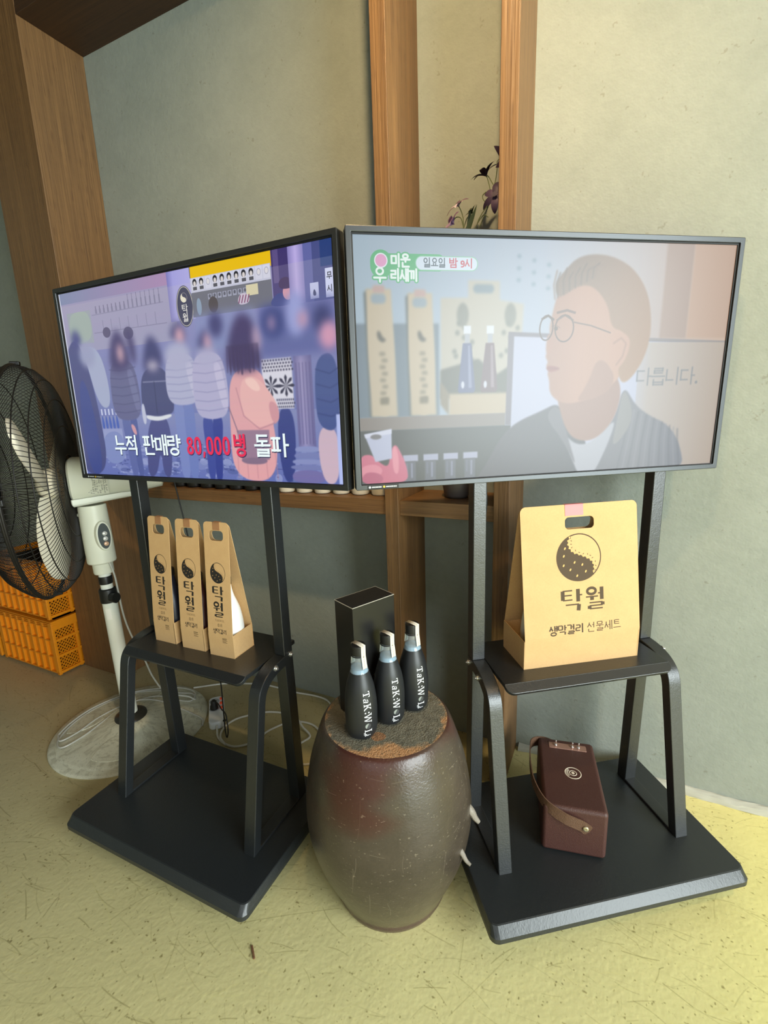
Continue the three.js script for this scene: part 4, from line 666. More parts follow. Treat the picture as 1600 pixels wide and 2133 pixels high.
// ------------------------------------------------------------------ portable speaker
{
  const t = thing('portable_speaker', 'brown leather-covered portable speaker with a carrying strap', 'speaker', [-0.062, 0.0922, 0.349], 0.192);
  const w = 0.162, h = 0.142, d = 0.276, hide = std({ color: '#492b25', roughness: 0.5, bumpMap: rep(leatherBump, 1.5), bumpScale: 0.0006 });
  mesh('case', uvm(at(rbox(w, h, d, 0.011, 4), 0, h / 2 + 0.002, 0), 'z', 8), hide, t);
  for (const [x, z] of [[-0.06, -0.11], [0.06, -0.11], [-0.06, 0.11], [0.06, 0.11]]) mesh('foot', at(cyl(0.009, 0.009, 0.004, 16), x, 0.002, z), M.rubber, t);
  const pl = mesh('control_plate', at(extrude(roundRect(-0.054, -0.0125, 0.054, 0.0125, 0.003), 0.003, 0.0008), 0.004, h + 0.001, -0.105, -Math.PI / 2, 0, 0), std({ color: '#b98f80', roughness: 0.3, metalness: 0.55 }), t);
  for (const x of [-0.03, 0.018, 0.036]) mesh('switch', [at(cyl(0.0042, 0.005, 0.004, 12), x, h + 0.006, -0.105), at(new THREE.CapsuleGeometry(0.0024, 0.014, 4, 10), x, h + 0.014, -0.103, 0.25, 0, 0)], M.chrome, pl);
  const ring = []; const cream = std({ color: '#e8dcc8', roughness: 0.5 });
  for (const [r, b, a0, al] of [[0.0215, 0.0013, 0, 6.2832], [0.0095, 0.0011, 0, 6.2832], [0.0135, 0.0006, 2.3, 1.7], [0.0158, 0.0006, 2.3, 1.7], [0.018, 0.0006, 2.3, 1.7]]) ring.push(at(new THREE.TorusGeometry(r, b, 6, 60, al).applyMatrix4(new THREE.Matrix4().makeRotationZ(a0)).applyMatrix4(new THREE.Matrix4().makeScale(1, 1, 0.4)), 0.008, h + 0.0021, 0.005, -Math.PI / 2, 0, 0));
  ring.push(at(cyl(0.0042, 0.0042, 0.0008, 24), 0.008, h + 0.0023, 0.005));
  mesh('record_emblem', ring, cream, t);
  // strap: flat band bent round the left long side
  const c = curve([[0.036, 0.086, 0.1405], [0.02, 0.099, 0.142], [-0.03, 0.122, 0.147], [-0.075, 0.142, 0.132], [-0.1, 0.152, 0.085], [-0.108, 0.152, 0.03], [-0.108, 0.146, -0.05], [-0.1, 0.138, -0.11], [-0.065, 0.125, -0.142], [-0.01, 0.11, -0.1415], [0.01, 0.105, -0.14]]);
  const n = 90, pos = [], idx = [], uv = [], hw = 0.0155, th = 0.0013;
  for (let i = 0; i <= n; i++) {
    const q = c.getPoint(i / n), tg = c.getTangent(i / n), out = V(tg.z, 0, -tg.x).normalize(), up = V().crossVectors(out, tg).normalize(); if (up.y < 0) up.negate();
    const e = Math.min(i, n - i) / n, k = e < 0.03 ? Math.sqrt(1 - (1 - e / 0.03) ** 2) * 0.999 + 0.001 : 1;
    for (const [a, b] of [[-1, -1], [1, -1], [1, 1], [-1, 1]]) { const v = q.clone().addScaledVector(up, a * hw * k).addScaledVector(out, b * th); pos.push(v.x, v.y, v.z); uv.push(i / 8, a); }
    if (i) for (let k2 = 0; k2 < 4; k2++) { const a = (i - 1) * 4 + k2, b = (i - 1) * 4 + (k2 + 1) % 4; idx.push(a, b, a + 4, b, b + 4, a + 4); }
  }
  const g = new THREE.BufferGeometry(); g.setAttribute('position', new THREE.Float32BufferAttribute(pos, 3)); g.setAttribute('uv', new THREE.Float32BufferAttribute(uv, 2)); g.setIndex(idx); g.computeVertexNormals();
  const st = mesh('strap', uvm(toCreasedNormals(g, 0.6), 'z', 10), std({ color: '#5f4433', roughness: 0.48, bumpMap: rep(leatherBump, 1), bumpScale: 0.0008, side: THREE.DoubleSide }), t);
  mesh('rivet', at(lathe([[0.0075, 0], [0.0075, 0.002], [0.006, 0.0036], [0.0025, 0.0038], [0.002, 0.0034], [0, 0.0034]], 24), 0.026, 0.0955, 0.1435, Math.PI / 2, 0, 0), std({ color: '#d9cfae', roughness: 0.25, metalness: 0.8 }), st);
  mesh('rivet', at(lathe([[0.0075, 0], [0.0075, 0.002], [0.006, 0.0036], [0, 0.0038]], 24), -0.002, 0.108, -0.1435, -Math.PI / 2, 0, 0), std({ color: '#d9cfae', roughness: 0.25, metalness: 0.8 }), st);
}

// ------------------------------------------------------------------ standing fan seen from behind
{
  const t = thing('standing_fan', 'large cream standing fan with black wire guard and round base', 'fan', [-1.765, 0, 0.506]);
  const dirty = paint(512, 512, (x, w, h) => { const im = x.getImageData(0, 0, w, h), d = im.data; for (let j = 0; j < h; j++) for (let i = 0; i < w; i++) { const n = fbm(i / w, j / h, 24, 12, 4), f = fbm(i / w, j / h, 160, 90, 2); let c = mix([196, 194, 172], [222, 221, 200], n); if (f > 0.7) c = mix(c, [96, 92, 76], (f - 0.7) * 2.4); if (n < 0.4) c = mix(c, [168, 164, 142], 0.35); const o = (j * w + i) * 4; d[o] = c[0]; d[o + 1] = c[1]; d[o + 2] = c[2]; d[o + 3] = 255; } x.putImageData(im, 0, 0); });
  mesh('base', lathe([[0.298, 0], [0.299, 0.006], [0.29, 0.012], [0.276, 0.0135], [0.272, 0.018], [0.262, 0.022], [0.2, 0.03], [0.13, 0.038], [0.1, 0.042], [0.088, 0.048], [0.06, 0.05], [0, 0.05]], 96), std({ map: rep(dirty, 4, 1), roughness: 0.45 }), t);
  for (const q of [0.5, 2.05, 3.6, 5.2]) { // raised teardrop pads moulded into the base
    const s = new THREE.Shape(); s.moveTo(0.115, 0); s.bezierCurveTo(0.125, 0.05, 0.19, 0.085, 0.232, 0.07); s.bezierCurveTo(0.25, 0.05, 0.25, -0.03, 0.225, -0.05); s.bezierCurveTo(0.19, -0.05, 0.13, -0.04, 0.115, 0);
    const g = extrude(s, 0.007, 0.0026, 12); g.rotateX(-Math.PI / 2); g.applyMatrix4(new THREE.Matrix4().makeRotationZ(-0.118)); g.translate(0, 0.0505, 0); g.rotateY(q); mesh('base_relief', g, std({ map: rep(dirty, 6), roughness: 0.45 }), t);
  }
  mesh('base_collar', lathe([[0.062, 0.048], [0.06, 0.058], [0.045, 0.064], [0.026, 0.07], [0.024, 0.078], [0, 0.078]], 48), std({ color: '#26241f', roughness: 0.4 }), t);
  const P = new THREE.Group(); P.name = 'upper_part'; P.position.y = 0.06; P.rotation.z = 0.034; P.rotation.x = 0.0;
  const add = (n, g, m, par = t) => { const list = (Array.isArray(g) ? g : [g]).map((q) => { q = q.clone(); P.updateMatrix(); return q.applyMatrix4(P.matrix); }); return mesh(n, list, m, par); };
  const cy = (r1, r2, y0, y1, n = 32) => at(cyl(r2, r1, y1 - y0, n), 0, (y0 + y1) / 2, 0);
  add('lower_pole', cy(0.0275, 0.0275, 0.0, 0.545), M.whitePlastic);
  add('upper_pole', cy(0.022, 0.022, 0.54, 0.66), M.whitePlastic);
  add('pole_clamp', [at(lathe([[0.031, 0], [0.032, 0.004], [0.032, 0.05], [0.028, 0.056], [0.0225, 0.056]], 32), 0, 0.5, 0), at(lathe([[0.0228, 0], [0.025, 0.003], [0.025, 0.03], [0.0228, 0.032]], 32), 0, 0.575, 0)], M.blackPlastic);
  add('height_knob', [at(cyl(0.021, 0.019, 0.022, 10), 0.048, 0.524, 0.01, 0, 0.2, -Math.PI / 2), at(cyl(0.009, 0.009, 0.03, 12), 0.035, 0.524, 0.006, 0, 0, -Math.PI / 2)], M.blackPlastic);
  add('pole_sticker', at(new THREE.CylinderGeometry(0.0279, 0.0279, 0.045, 12, 1, true, 0.2, 0.75), 0, 0.455, 0), std({ color: '#f3f2ea', roughness: 0.5 }));
  const box = add('control_box', [lathe([[0.034, 0.62], [0.036, 0.625], [0.036, 0.66], [0.049, 0.665], [0.051, 0.67], [0.0505, 0.78], [0.0485, 0.89], [0.044, 0.893], [0, 0.885]], 48)], M.fanCream);
  { // tilted oval button panel on the box
    const e = new THREE.Shape(); e.absellipse(0, 0, 0.024, 0.054, 0, Math.PI * 2, false); const A = 1.36, put = (g, z) => { const q = g.clone(); q.translate(0, 0.775, z); return q.applyMatrix4(new THREE.Matrix4().makeRotationY(A)); };
    const pod = add('button_pod', put(new THREE.ExtrudeGeometry(e, { depth: 0.03, bevelEnabled: true, bevelSize: 0.003, bevelThickness: 0.003, curveSegments: 24 }), 0.031), M.fanCream);
    const e2 = new THREE.Shape(); e2.absellipse(0, 0, 0.0215, 0.0495, 0, Math.PI * 2, false);
    add('button_plate', put(new THREE.ExtrudeGeometry(e2, { depth: 0.001, bevelEnabled: false, curveSegments: 24 }), 0.0641), std({ color: '#4b5152', roughness: 0.4 }), pod);
    for (const [k, c] of [[0.008, '#dcdad4'], [-0.012, '#dcdad4'], [-0.032, '#e2b899']]) add('button', put(at(lathe([[0.0085, 0], [0.008, 0.004], [0, 0.005]], 20), 0.002, k + 0.002, 0.0655, Math.PI / 2, 0, 0), 0), std({ color: c, roughness: 0.35, metalness: 0.2 }), pod);
    add('knob_hole', at(new THREE.SphereGeometry(0.0075, 16, 10), -0.03, 0.858, 0.037), std({ color: '#a3a595', roughness: 0.4 }), box);
  }
  // head: axis points left and towards the room (fan turned away from the camera)
  const ANG = (132 * Math.PI / 180), D = V(Math.cos(ANG), 0, Math.sin(ANG)), head = new THREE.Matrix4().makeBasis(V().crossVectors(V(0, 1, 0), D).normalize(), V(0, 1, 0), D).setPosition(-0.034, 1.045, 0.0);
  const H = (n, g, m, par = t) => mesh(n, (Array.isArray(g) ? g : [g]).map((q) => q.clone().applyMatrix4(head)), m, par);
  // motor housing: capped half-round body tapering to the rear (-z), with a pale lower lip
  const sec = (z, w, top, bot, k) => { const o = []; for (let i = 0; i < 40; i++) { const a = i / 40 * Math.PI * 2, c = Math.cos(a), s = Math.sin(a), e = 2 / k; o.push([Math.sign(c) * Math.abs(c) ** e * w, s > 0 ? s ** e * top : -(Math.abs(s) ** e) * bot, z]); } return o; };
  H('motor_housing', ringLoft([sec(-0.262, 0.045, 0.05, 0.03, 3), sec(-0.258, 0.054, 0.062, 0.042, 3), sec(-0.12, 0.076, 0.079, 0.062, 3), sec(0.0, 0.088, 0.088, 0.076, 3), sec(0.04, 0.09, 0.09, 0.078, 3), sec(0.047, 0.085, 0.085, 0.072, 3)]), std({ color: '#cfcfbc', roughness: 0.38 }));
  H('housing_lip', ringLoft([sec(-0.2, 0.06, 0, 0.02, 4), sec(-0.12, 0.079, 0, 0.026, 4), sec(0.041, 0.0935, 0, 0.032, 4), sec(0.045, 0.089, 0, 0.028, 4)].map((r) => r.map(([x, y, z]) => [x, y - 0.058 + (z < -0.1 ? 0.012 : 0), z]))), M.whitePlastic);
  const plateTex = paint(256, 256, (x) => { x.fillStyle = '#cfcfbc'; x.fillRect(0, 0, 256, 256); x.fillStyle = '#55564e'; for (let i = 0; i < 26; i++) { for (let k = 0; k < 9; k++) if (rnd() < 0.75) x.fillRect(10 + k * 27, 8 + i * 9.4, rr(10, 25), i % 7 === 0 ? 5 : 3.5); } x.fillStyle = '#eceee8'; x.fillRect(90, 96, 110, 16); });
  { const g = new THREE.PlaneGeometry(0.07, 0.1); H('rating_plate', at(g, 0.0862, 0.006, -0.045, 0, Math.PI / 2 - 0.09, 0), std({ map: plateTex, roughness: 0.4 })); }
  // guards: wires that follow a bent profile, with hoops
  const guard = (name, prof, n, hoops) => {
    const g = [], tmp = (pts, r, seg, closed) => g.push(new THREE.TubeGeometry(new THREE.CatmullRomCurve3(pts, closed, 'catmullrom', 0.1), seg, r, 4, closed));
    for (let i = 0; i < n; i++) { const a = i / n * Math.PI * 2, c = Math.cos(a), s = Math.sin(a); tmp(prof.map(([r, z]) => V(r * c, r * s, z)), 0.00125, 14, false); }
    for (const [r, z, w] of hoops) { const g2 = new THREE.TorusGeometry(r, w, 6, 90); g2.translate(0, 0, z); g.push(g2); }
    return H(name, g, M.wire);
  };
  guard('rear_guard', [[0.1, 0.05], [0.2, 0.05], [0.29, 0.056], [0.355, 0.072], [0.392, 0.097], [0.41, 0.122], [0.418, 0.155]], 150, [[0.1, 0.05, 0.003], [0.205, 0.05, 0.002], [0.3, 0.057, 0.0018], [0.368, 0.079, 0.002], [0.404, 0.112, 0.002], [0.418, 0.155, 0.0055]]);
  guard('front_guard', [[0.09, 0.295], [0.2, 0.288], [0.3, 0.27], [0.37, 0.235], [0.408, 0.19], [0.42, 0.16]], 150, [[0.09, 0.295, 0.003], [0.2, 0.288, 0.0018], [0.3, 0.27, 0.0018], [0.372, 0.233, 0.0018], [0.42, 0.16, 0.004]]);
  H('front_badge', at(lathe([[0.092, 0], [0.09, 0.008], [0, 0.012]], 40), 0, 0, 0.292, Math.PI / 2, 0, 0), M.blackPlastic);
  H('guard_plate', at(lathe([[0.1, 0], [0.098, 0.006], [0.03, 0.012], [0.03, 0]], 40), 0, 0, 0.046, Math.PI / 2, 0, 0), M.blackPlastic);
  for (const a of [Math.PI / 2, -Math.PI / 2, 0, Math.PI]) H('guard_clip', at(rbox(0.02, 0.014, 0.03, 0.003), 0.424 * Math.cos(a), 0.424 * Math.sin(a), 0.157, 0, 0, a + Math.PI / 2), M.blackPlastic);
  H('hub', at(lathe([[0, 0], [0.05, 0.002], [0.055, 0.01], [0.052, 0.045], [0.04, 0.06], [0, 0.065]], 36), 0, 0, 0.095, Math.PI / 2, 0, 0), M.blade);
  for (let b = 0; b < 3; b++) {                                        // wide paddle blades with pitch
    const N = 18, K = 10, pos = [], idx = [], rot = Math.PI / 6 + b * Math.PI * 2 / 3;
    for (let i = 0; i <= N; i++) { const s = i / N, r = 0.045 + 0.325 * s, half = (0.036 + 0.072 * Math.sin(Math.PI * Math.min(1, s * 0.92 + 0.05)) ** 0.8) * (s > 0.86 ? Math.sqrt(Math.max(0, 1 - ((s - 0.86) / 0.14) ** 2)) * 0.98 + 0.02 : 1); for (let k = 0; k <= K; k++) { const q = (k / K * 2 - 1), tw = 0.3 - 0.08 * s; const u = q * half, sx = 0.02 * Math.sin(s * 2.6); pos.push(r, sx + u * Math.cos(tw), 0.128 + u * Math.sin(tw) - 0.012 * (1 - q * q)); } }
    for (let i = 0; i < N; i++) for (let k = 0; k < K; k++) { const a = i * (K + 1) + k, c = a + K + 1; idx.push(a, c, a + 1, c, c + 1, a + 1); }
    const g = new THREE.BufferGeometry(); g.setAttribute('position', new THREE.Float32BufferAttribute(pos, 3)); g.setIndex(idx); g.computeVertexNormals(); g.setAttribute('uv', new THREE.Float32BufferAttribute(new Float32Array(pos.length / 3 * 2), 2));
    const bk = g.clone(); bk.translate(0, 0, 0.0025); bk.index.array.reverse(); bk.computeVertexNormals(); g.rotateZ(rot); bk.rotateZ(rot);
    H('blade', [g, bk], M.blade);
  }
}

// ------------------------------------------------------------------ orange crates left of the post
function crate(label, pos, group) {
  const t = thing('plastic_crate', label, 'crate', pos, 0, group), w = 0.5, h = 0.3, d = 0.362, T = 0.006;
  const wall = (ww) => at(new THREE.BoxGeometry(ww, h - 0.02, T), 0, h / 2 - 0.004, 0);
  mesh('floor_plate', uvm(at(new THREE.BoxGeometry(w - 0.03, 0.008, d - 0.03), 0, 0.012, 0)), M.orange, t);
  for (const [a, ww, off, long] of [[0, w, d / 2, 1], [Math.PI, w, d / 2, 1], [Math.PI / 2, d, w / 2, 0], [-Math.PI / 2, d, w / 2, 0]]) {
    const R = new THREE.Matrix4().makeRotationY(a), p = (g) => uvm(g.clone().translate(0, 0, off - 0.017).applyMatrix4(R));
    if (long) {
      mesh('side_wall', p(wall(ww - 0.03)), M.orange, t);
      const n = 9;
      for (let i = 0; i < n; i++) { const x = -ww / 2 + 0.026 + i * (ww - 0.052) / (n - 1); mesh('rib', p(at(rbox(i === 3 ? 0.012 : 0.014, h - 0.03, 0.016, 0.002), x, h / 2 - 0.003, 0.008)), M.orange, t); }
      for (const y of [0.016, 0.1, 0.19]) mesh('flange', p(at(rbox(ww - 0.012, 0.006, 0.016, 0.001), 0, y, 0.008)), M.orange, t);
      for (const y of [0.262, 0.272, 0.282, 0.292]) mesh('rim', p(at(rbox(ww - 0.004, 0.005, 0.03, 0.001), 0, y, 0.001)), M.orange, t);
      mesh('grip_plate', p(at(rbox(0.1, 0.13, 0.004, 0.001), -0.02, 0.17, 0.005)), M.orange, t);
    } else {
      // lattice side: posts, rails and three panels of crossed bars
      const LW2 = 0.1;
      for (const x of [-ww / 2 + 0.008, -0.064, -0.03, 0, 0.03, 0.064, ww / 2 - 0.008]) mesh('rib', p(at(rbox(0.014, h - 0.02, 0.018, 0.002), x, h / 2 - 0.004, 0.004)), M.orange, t);
      for (const y of [0.018, 0.105, 0.19, 0.27]) mesh('rail', p(at(rbox(ww - 0.01, y > 0.25 ? 0.05 : 0.014, 0.02, 0.002), 0, y, 0.004)), M.orange, t);
      for (const LC of [-0.12, 0.12]) for (const y of [0.0615, 0.1475, 0.22]) {
        const hh = y > 0.2 ? 0.06 : 0.072, bars = [], st = 0.0185;
        for (const s of [-1, 1]) for (let k = -8; k <= 8; k++) {          // bars x = c + s*y clipped to the panel
          const q = k * st; let y0 = -hh / 2, y1 = hh / 2;
          if (s > 0) { y0 = Math.max(y0, -LW2 / 2 - q); y1 = Math.min(y1, LW2 / 2 - q); } else { y0 = Math.max(y0, q - LW2 / 2); y1 = Math.min(y1, q + LW2 / 2); }
          if (y1 - y0 < 0.006) continue;
          bars.push(at(new THREE.BoxGeometry(0.0048, (y1 - y0) * 1.414, 0.004), LC + q + s * (y0 + y1) / 2, y + (y0 + y1) / 2, 0.002, 0, 0, -s * Math.PI / 4));
        }
        mesh('lattice_panel', bars.map((g) => p(g)), M.orange, t);
      }
      mesh('side_wall', p(at(new THREE.BoxGeometry(0.14, h - 0.03, T), 0, h / 2 - 0.004, -0.002)), M.orange, t);
      mesh('shade_backing', at(rbox(0.01, h - 0.05, d - 0.05, 0.002), Math.sign(Math.sin(a)) * (w / 2 - 0.06), h / 2 - 0.004, 0), M.blackPlastic, t);  // thin black sheet added behind the lattice, stands in for shade inside
    }
  }
  return t;
}
const crate0 = crate('orange plastic crate on the floor beside the wooden post, bottom of its stack', [-2.71, 0, 0.206], 'orange crates');
for (const [x, y, l] of [[-2.712, 0.3, 'orange plastic crate on top of the stack, partly hidden by the fan guard'], [-3.235, 0, 'orange plastic crate of the neighbouring stack, at the left picture edge']]) {
  const c = crate0.clone(); c.name = numbered('plastic_crate'); c.position.set(x, y, 0.206); tag(c, l); scene.add(c);
}

// ------------------------------------------------------------------ cups on the long shelf
{
  const cupProf = [[0, 0], [0.026, 0], [0.0285, 0.002], [0.031, 0.006], [0.036, 0.05], [0.0365, 0.085], [0.035, 0.085], [0.0345, 0.05], [0.0295, 0.008], [0, 0.006]];
  const mk = (m, n, label, group) => { const t = thing('cup', label, 'cup', [0, 0, 0], 0, group); mesh('cup_body', lathe(cupProf, 36), m, t); mesh('foot_ring', at(new THREE.TorusGeometry(0.0265, 0.0016, 6, 36), 0, 0.0014, 0, Math.PI / 2), M.rubber, t); return t; };
  const w0 = mk(M.cream, 0, '', 'cream cups on the shelf'), b0 = mk(M.blackPlastic, 0, '', 'black cups on the shelf');
  const ORD6 = ['leftmost', 'second from the left', 'third from the left', 'third from the right', 'second from the right', 'rightmost'], ORD7 = ['rightmost', 'second from the right', 'third from the right', 'middle', 'third from the left', 'second from the left', 'leftmost'];
  for (let i = 0; i < 6; i++) { const c = i ? w0.clone() : w0; if (i) { c.name = numbered('cup'); scene.add(c); } c.position.set(-1.118 + i * 0.0755, SHELF, 0.176 - 0.0065 * i); tag(c, ORD6[i] + ' of six cream cups on the long wooden shelf', 'cup', 'cream cups on the shelf'); }
  for (let i = 0; i < 7; i++) { const c = i ? b0.clone() : b0; if (i) { c.name = numbered('cup'); scene.add(c); } c.position.set(-1.205 - i * 0.078, SHELF, 0.18); tag(c, ORD7[i] + ' of seven black cups on the long wooden shelf', 'cup', 'black cups on the shelf'); }
}

// ------------------------------------------------------------------ artificial lilies on the short shelf
{
  const t = thing('flower_arrangement', 'artificial purple lilies rising above the right television', 'flowers', [-0.47, SHELF, 0.115]);
  mesh('vase', lathe([[0, 0], [0.035, 0], [0.042, 0.01], [0.05, 0.06], [0.042, 0.12], [0.024, 0.16], [0.022, 0.19], [0.027, 0.2], [0.024, 0.2], [0.018, 0.17], [0.018, 0.05], [0, 0.05]], 36), std({ color: '#4a4340', roughness: 0.4 }), t);
  const stemM = std({ color: '#55603a', roughness: 0.6 }), leafM = std({ color: '#39472f', roughness: 0.55, side: THREE.DoubleSide });
  const L = (x, y, z) => [x + 0.47, y - SHELF, z - 0.115];
  const stems = [
    [L(-0.465, 1.16, 0.115), L(-0.45, 1.45, 0.12), L(-0.425, 1.72, 0.12), L(-0.372, 1.84, 0.12), L(-0.352, 1.91, 0.12), L(-0.35, 1.945, 0.12), L(-0.336, 1.952, 0.12)],
    [L(-0.372, 1.84, 0.12), L(-0.371, 1.875, 0.12), L(-0.381, 1.912, 0.12)], [L(-0.362, 1.885, 0.12), L(-0.378, 1.91, 0.12), L(-0.395, 1.918, 0.12)],
    [L(-0.468, 1.16, 0.12), L(-0.462, 1.5, 0.125), L(-0.447, 1.78, 0.125), L(-0.449, 1.82, 0.125), L(-0.46, 1.845, 0.125)],
    [L(-0.447, 1.79, 0.125), L(-0.456, 1.815, 0.125), L(-0.47, 1.818, 0.125), L(-0.478, 1.81, 0.125)],
    [L(-0.462, 1.16, 0.11), L(-0.44, 1.5, 0.12), L(-0.405, 1.79, 0.128), L(-0.37, 1.835, 0.13), L(-0.352, 1.85, 0.132)],
    [L(-0.446, 1.785, 0.125), L(-0.436, 1.81, 0.125), L(-0.42, 1.822, 0.125)], [L(-0.405, 1.79, 0.128), L(-0.385, 1.808, 0.13), L(-0.372, 1.8, 0.13)],
    [L(-0.372, 1.84, 0.12), L(-0.387, 1.848, 0.12), L(-0.392, 1.862, 0.12), L(-0.382, 1.87, 0.12)],
  ];
  for (const s of stems) mesh('stem', tube(s, 0.0013, 40, 6), stemM, t);
  const petalShape = (len, wid, curl) => { const N = 10, K = 4, pos = [], idx = []; for (let i = 0; i <= N; i++) { const s = i / N, w = wid * Math.sin(Math.PI * Math.min(1, 0.12 + s * 0.88)) ** 0.8; for (let k = 0; k <= K; k++) { const q = k / K * 2 - 1; pos.push(q * w, s * len * Math.cos(curl * s), Math.abs(q) * w * 0.25 + len * s * Math.sin(curl * s)); } } for (let i = 0; i < N; i++) for (let k = 0; k < K; k++) { const a = i * (K + 1) + k, c = a + K + 1; idx.push(a, a + 1, c, c, a + 1, c + 1); } const g = new THREE.BufferGeometry(); g.setAttribute('position', new THREE.Float32BufferAttribute(pos, 3)); g.setAttribute('uv', new THREE.Float32BufferAttribute(new Float32Array(pos.length / 3 * 2), 2)); g.setIndex(idx); g.computeVertexNormals(); return g; };
  const flower = (p, dir, len, wid, open, dark, tip) => {
    const g = new THREE.Group(); g.name = 'flower'; g.position.set(...p); g.quaternion.setFromUnitVectors(V(0, 1, 0), V(...dir).normalize()); t.add(g);
    const m = std({ color: dark, roughness: 0.6, side: THREE.DoubleSide }), m2 = std({ color: tip, roughness: 0.6, side: THREE.DoubleSide });
    for (let i = 0; i < 6; i++) mesh('petal', at(at(petalShape(len * (i % 2 ? 1 : 0.9), wid, 0.8), 0, 0, 0, open + (i % 3) * 0.08, 0, 0), 0, 0, 0, 0, i * Math.PI / 3, 0), i % 2 ? m : m2, g);
    mesh('calyx', at(new THREE.ConeGeometry(wid * 0.7, len * 0.3, 10), 0, 0.002, 0, Math.PI), m, g);
  };
  flower(L(-0.383, 1.912, 0.12), [-0.35, 0.85, 0.3], 0.05, 0.0085, 0.45, '#2c1c2c', '#3a2638');
  flower(L(-0.335, 1.946, 0.12), [0.6, -0.3, 0.5], 0.055, 0.01, 0.3, '#33223a', '#43304a');
  flower(L(-0.462, 1.847, 0.125), [-0.35, 0.75, 0.45], 0.044, 0.0075, 0.7, '#6b5364', '#c4b4bf');
  flower(L(-0.478, 1.803, 0.125), [-0.6, 0.5, 0.5], 0.045, 0.009, 0.5, '#7d5a80', '#a98fae');
  flower(L(-0.352, 1.85, 0.134), [0.05, 0.15, 1], 0.05, 0.0105, 1.15, '#35253f', '#4a3852');
  flower(L(-0.42, 1.82, 0.126), [-0.5, 0.7, 0.4], 0.03, 0.005, 0.35, '#3f4432', '#5a5f45');
  for (const [p, q, wd] of [[L(-0.46, 1.72, 0.13), L(-0.398, 1.832, 0.135), 0.008], [L(-0.43, 1.77, 0.13), L(-0.423, 1.826, 0.13), 0.007], [L(-0.44, 1.6, 0.13), L(-0.5, 1.72, 0.14), 0.009], [L(-0.44, 1.5, 0.13), L(-0.38, 1.66, 0.14), 0.009]]) { const a = V(...p), b = V(...q), g = petalShape(a.distanceTo(b), wd, 0.15); g.applyMatrix4(new THREE.Matrix4().makeRotationFromQuaternion(new THREE.Quaternion().setFromUnitVectors(V(0, 1, 0), b.clone().sub(a).normalize()))); g.translate(a.x, a.y, a.z); mesh('leaf', g, leafM, t); }
}

// ------------------------------------------------------------------ power strip and cables
{
  const t = thing('power_strip', 'white power strip with round sockets and red switches on the floor', 'power strip', [-1.482, 0, 0.312], 0.78);
  const w = 0.062, d = 0.195, h = 0.034;
  const sh = roundRect(-w / 2, -d / 2, w / 2, d / 2, 0.02);
  mesh('housing', at(extrude(sh, h, 0.005), 0, 0.005, 0, -Math.PI / 2, 0, 0), std({ color: '#e9edf2', roughness: 0.3 }), t);
  for (const z of [-0.06, -0.004]) { const s = mesh('socket', at(lathe([[0.0205, 0.0002], [0.0195, 0.0012], [0.0185, 0.0006], [0, 0.0005]], 36), -0.008, h + 0.0002, z), std({ color: '#aeb4ba', roughness: 0.4 }), t); if (z < -0.03) mesh('contact_hole', [-0.0095, 0.0095].map((k) => at(cyl(0.0022, 0.0022, 0.0008, 10), -0.008 + k, h + 0.0014, z)), M.rubber, s); }
  for (const z of [-0.07, -0.035, 0.0]) mesh('switch', at(rbox(0.012, 0.006, 0.016, 0.002), 0.021, h + 0.0015, z), std({ color: '#c8502e', roughness: 0.35, emissive: '#ff4a20', emissiveIntensity: 0.12 }), t);
  const pl = thing('power_plug', 'black plug pushed into the white power strip', 'plug', [-1.482, h + 0.0015, 0.312], 0.78);
  mesh('plug_body', at(lathe([[0.0165, 0], [0.0165, 0.012], [0.0125, 0.02], [0.011, 0.034], [0.006, 0.04], [0, 0.04]], 28), -0.008, 0, -0.004), M.cableBlack, pl);
}
tag(mesh('power_cable', tube([[-1.412, 0.02, 0.382], [-1.4, 0.008, 0.395], [-1.371, 0.005, 0.42], [-1.325, 0.005, 0.438], [-1.27, 0.005, 0.437], [-1.225, 0.005, 0.395], [-1.203, 0.005, 0.3], [-1.15, 0.005, 0.222], [-1.06, 0.005, 0.206], [-0.98, 0.005, 0.26], [-0.96, 0.005, 0.34]], 0.0042, 160, 8), M.cable), 'white cable leaving the power strip and crossing the floor behind the left stand', 'cable');
tag(mesh('power_cable', tube([[-1.3, 0.0145, 0.452], [-1.352, 0.014, 0.425], [-1.392, 0.005, 0.36], [-1.385, 0.005, 0.305], [-1.345, 0.005, 0.255], [-1.28, 0.005, 0.205], [-1.16, 0.0145, 0.2], [-1.08, 0.0145, 0.245], [-1.03, 0.005, 0.27], [-1.04, 0.005, 0.33], [-0.975, 0.005, 0.41], [-0.93, 0.005, 0.39]], 0.0042, 160, 8), M.cable), 'white cable looping on the floor to the right of the power strip', 'cable');
tag(mesh('power_cable', tube([[-1.74, 0.0055, 0.2], [-1.62, 0.0055, 0.11], [-1.54, 0.0055, 0.078], [-1.459, 0.0055, 0.049], [-1.363, 0.0055, 0.042], [-1.262, 0.0055, 0.041], [-1.17, 0.0055, 0.03], [-1.1, 0.0055, 0.036], [-1.03, 0.0055, 0.085], [-0.99, 0.0055, 0.12]], 0.0042, 140, 8), M.cable), 'white cable lying along the foot of the wall', 'cable');
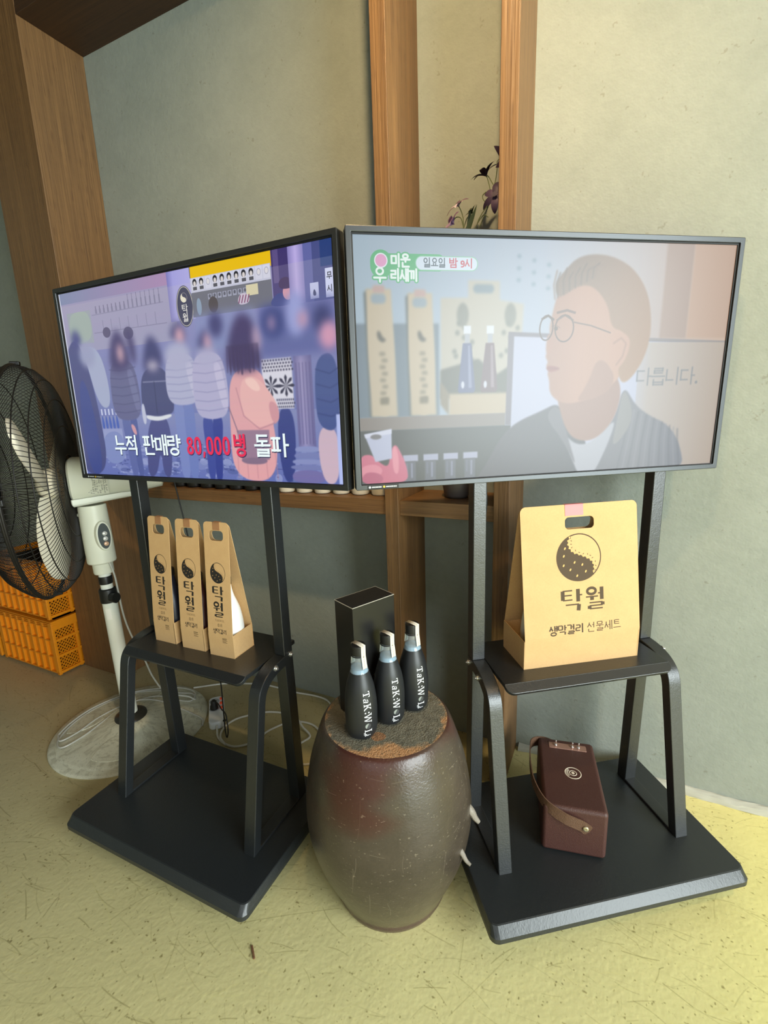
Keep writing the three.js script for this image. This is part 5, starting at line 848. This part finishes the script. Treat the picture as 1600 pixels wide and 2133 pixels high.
tag(mesh('television_cable', [tube([[-1.432, 1.12, 0.43], [-1.428, 1.038, 0.425], [-1.408, 0.887, 0.42], [-1.375, 0.66, 0.42], [-1.344, 0.441, 0.42], [-1.322, 0.27, 0.42], [-1.33, 0.13, 0.415], [-1.337, 0.03, 0.41], [-1.328, 0.012, 0.415], [-1.318, 0.04, 0.415], [-1.335, 0.1, 0.4], [-1.4, 0.085, 0.36], [-1.455, 0.078, 0.327], [-1.489, 0.074, 0.316]], 0.0026, 240, 7), at(new THREE.TorusGeometry(0.0055, 0.0018, 6, 16), -1.334, 0.085, 0.411, Math.PI / 2)], M.cableBlack), 'black cable hanging from the left television down to the power strip', 'cable');
tag(mesh('television_cable', tube([[-0.325, 1.14, 0.318], [-0.322, 1.06, 0.322], [-0.319, 1.0, 0.325], [-0.326, 0.94, 0.318], [-0.328, 0.84, 0.314], [-0.33, 0.7, 0.314], [-0.335, 0.4, 0.32], [-0.36, 0.14, 0.31], [-0.44, 0.03, 0.26], [-0.52, 0.004, 0.22]], 0.0022, 160, 7), M.cableBlack), 'thin black cable hanging behind the right television beside its left upright', 'cable');
tag(mesh('fan_cord', tube([[-1.757, 0.75, 0.51], [-1.745, 0.733, 0.508], [-1.738, 0.678, 0.499], [-1.736, 0.607, 0.495], [-1.734, 0.504, 0.49], [-1.728, 0.42, 0.478], [-1.722, 0.29, 0.44], [-1.708, 0.19, 0.42], [-1.68, 0.11, 0.39], [-1.64, 0.05, 0.31], [-1.62, 0.036, 0.3], [-1.665, 0.034, 0.27], [-1.74, 0.03, 0.285], [-1.84, 0.032, 0.31], [-1.94, 0.028, 0.38], [-1.99, 0.026, 0.5], [-1.985, 0.026, 0.6], [-1.955, 0.026, 0.675], [-1.91, 0.028, 0.725], [-1.862, 0.032, 0.735], [-1.845, 0.036, 0.67], [-1.852, 0.04, 0.58], [-1.86, 0.044, 0.5], [-1.835, 0.048, 0.415], [-1.755, 0.047, 0.382], [-1.66, 0.04, 0.375], [-1.56, 0.026, 0.37], [-1.5, 0.02, 0.375], [-1.475, 0.014, 0.4]], 0.0036, 360, 8), M.clearCord), 'pale translucent cord running down the fan pole and coiled on the fan base', 'cord');
tag(mesh('fan_cord', tube([[-1.955, 0.031, 0.695], [-1.985, 0.031, 0.63], [-2.0, 0.031, 0.52], [-1.95, 0.033, 0.385], [-1.85, 0.036, 0.305], [-1.74, 0.036, 0.255], [-1.66, 0.036, 0.262], [-1.63, 0.036, 0.315], [-1.7, 0.04, 0.34], [-1.79, 0.046, 0.36], [-1.87, 0.042, 0.45], [-1.9, 0.038, 0.56], [-1.89, 0.036, 0.66], [-1.905, 0.034, 0.715], [-1.955, 0.031, 0.695]], 0.0034, 260, 8), M.clearCord), 'second loop of pale translucent cord lying round the fan base', 'cord');
{ // crumb on the floor
  tag(mesh('wood_splinter', at(rbox(0.005, 0.004, 0.033, 0.0018), -0.715, 0.0022, 0.977, 0, 0.87, 0), std({ color: '#a8754e', roughness: 0.8, bumpMap: grainBump, bumpScale: 0.002 })), 'small reddish brown splinter lying on the floor in front of the left stand', 'splinter');
}
scene.traverse((o) => { if (o.isLight && !o.isRectAreaLight) o.castShadow = true; });
renderer.render(scene, camera);
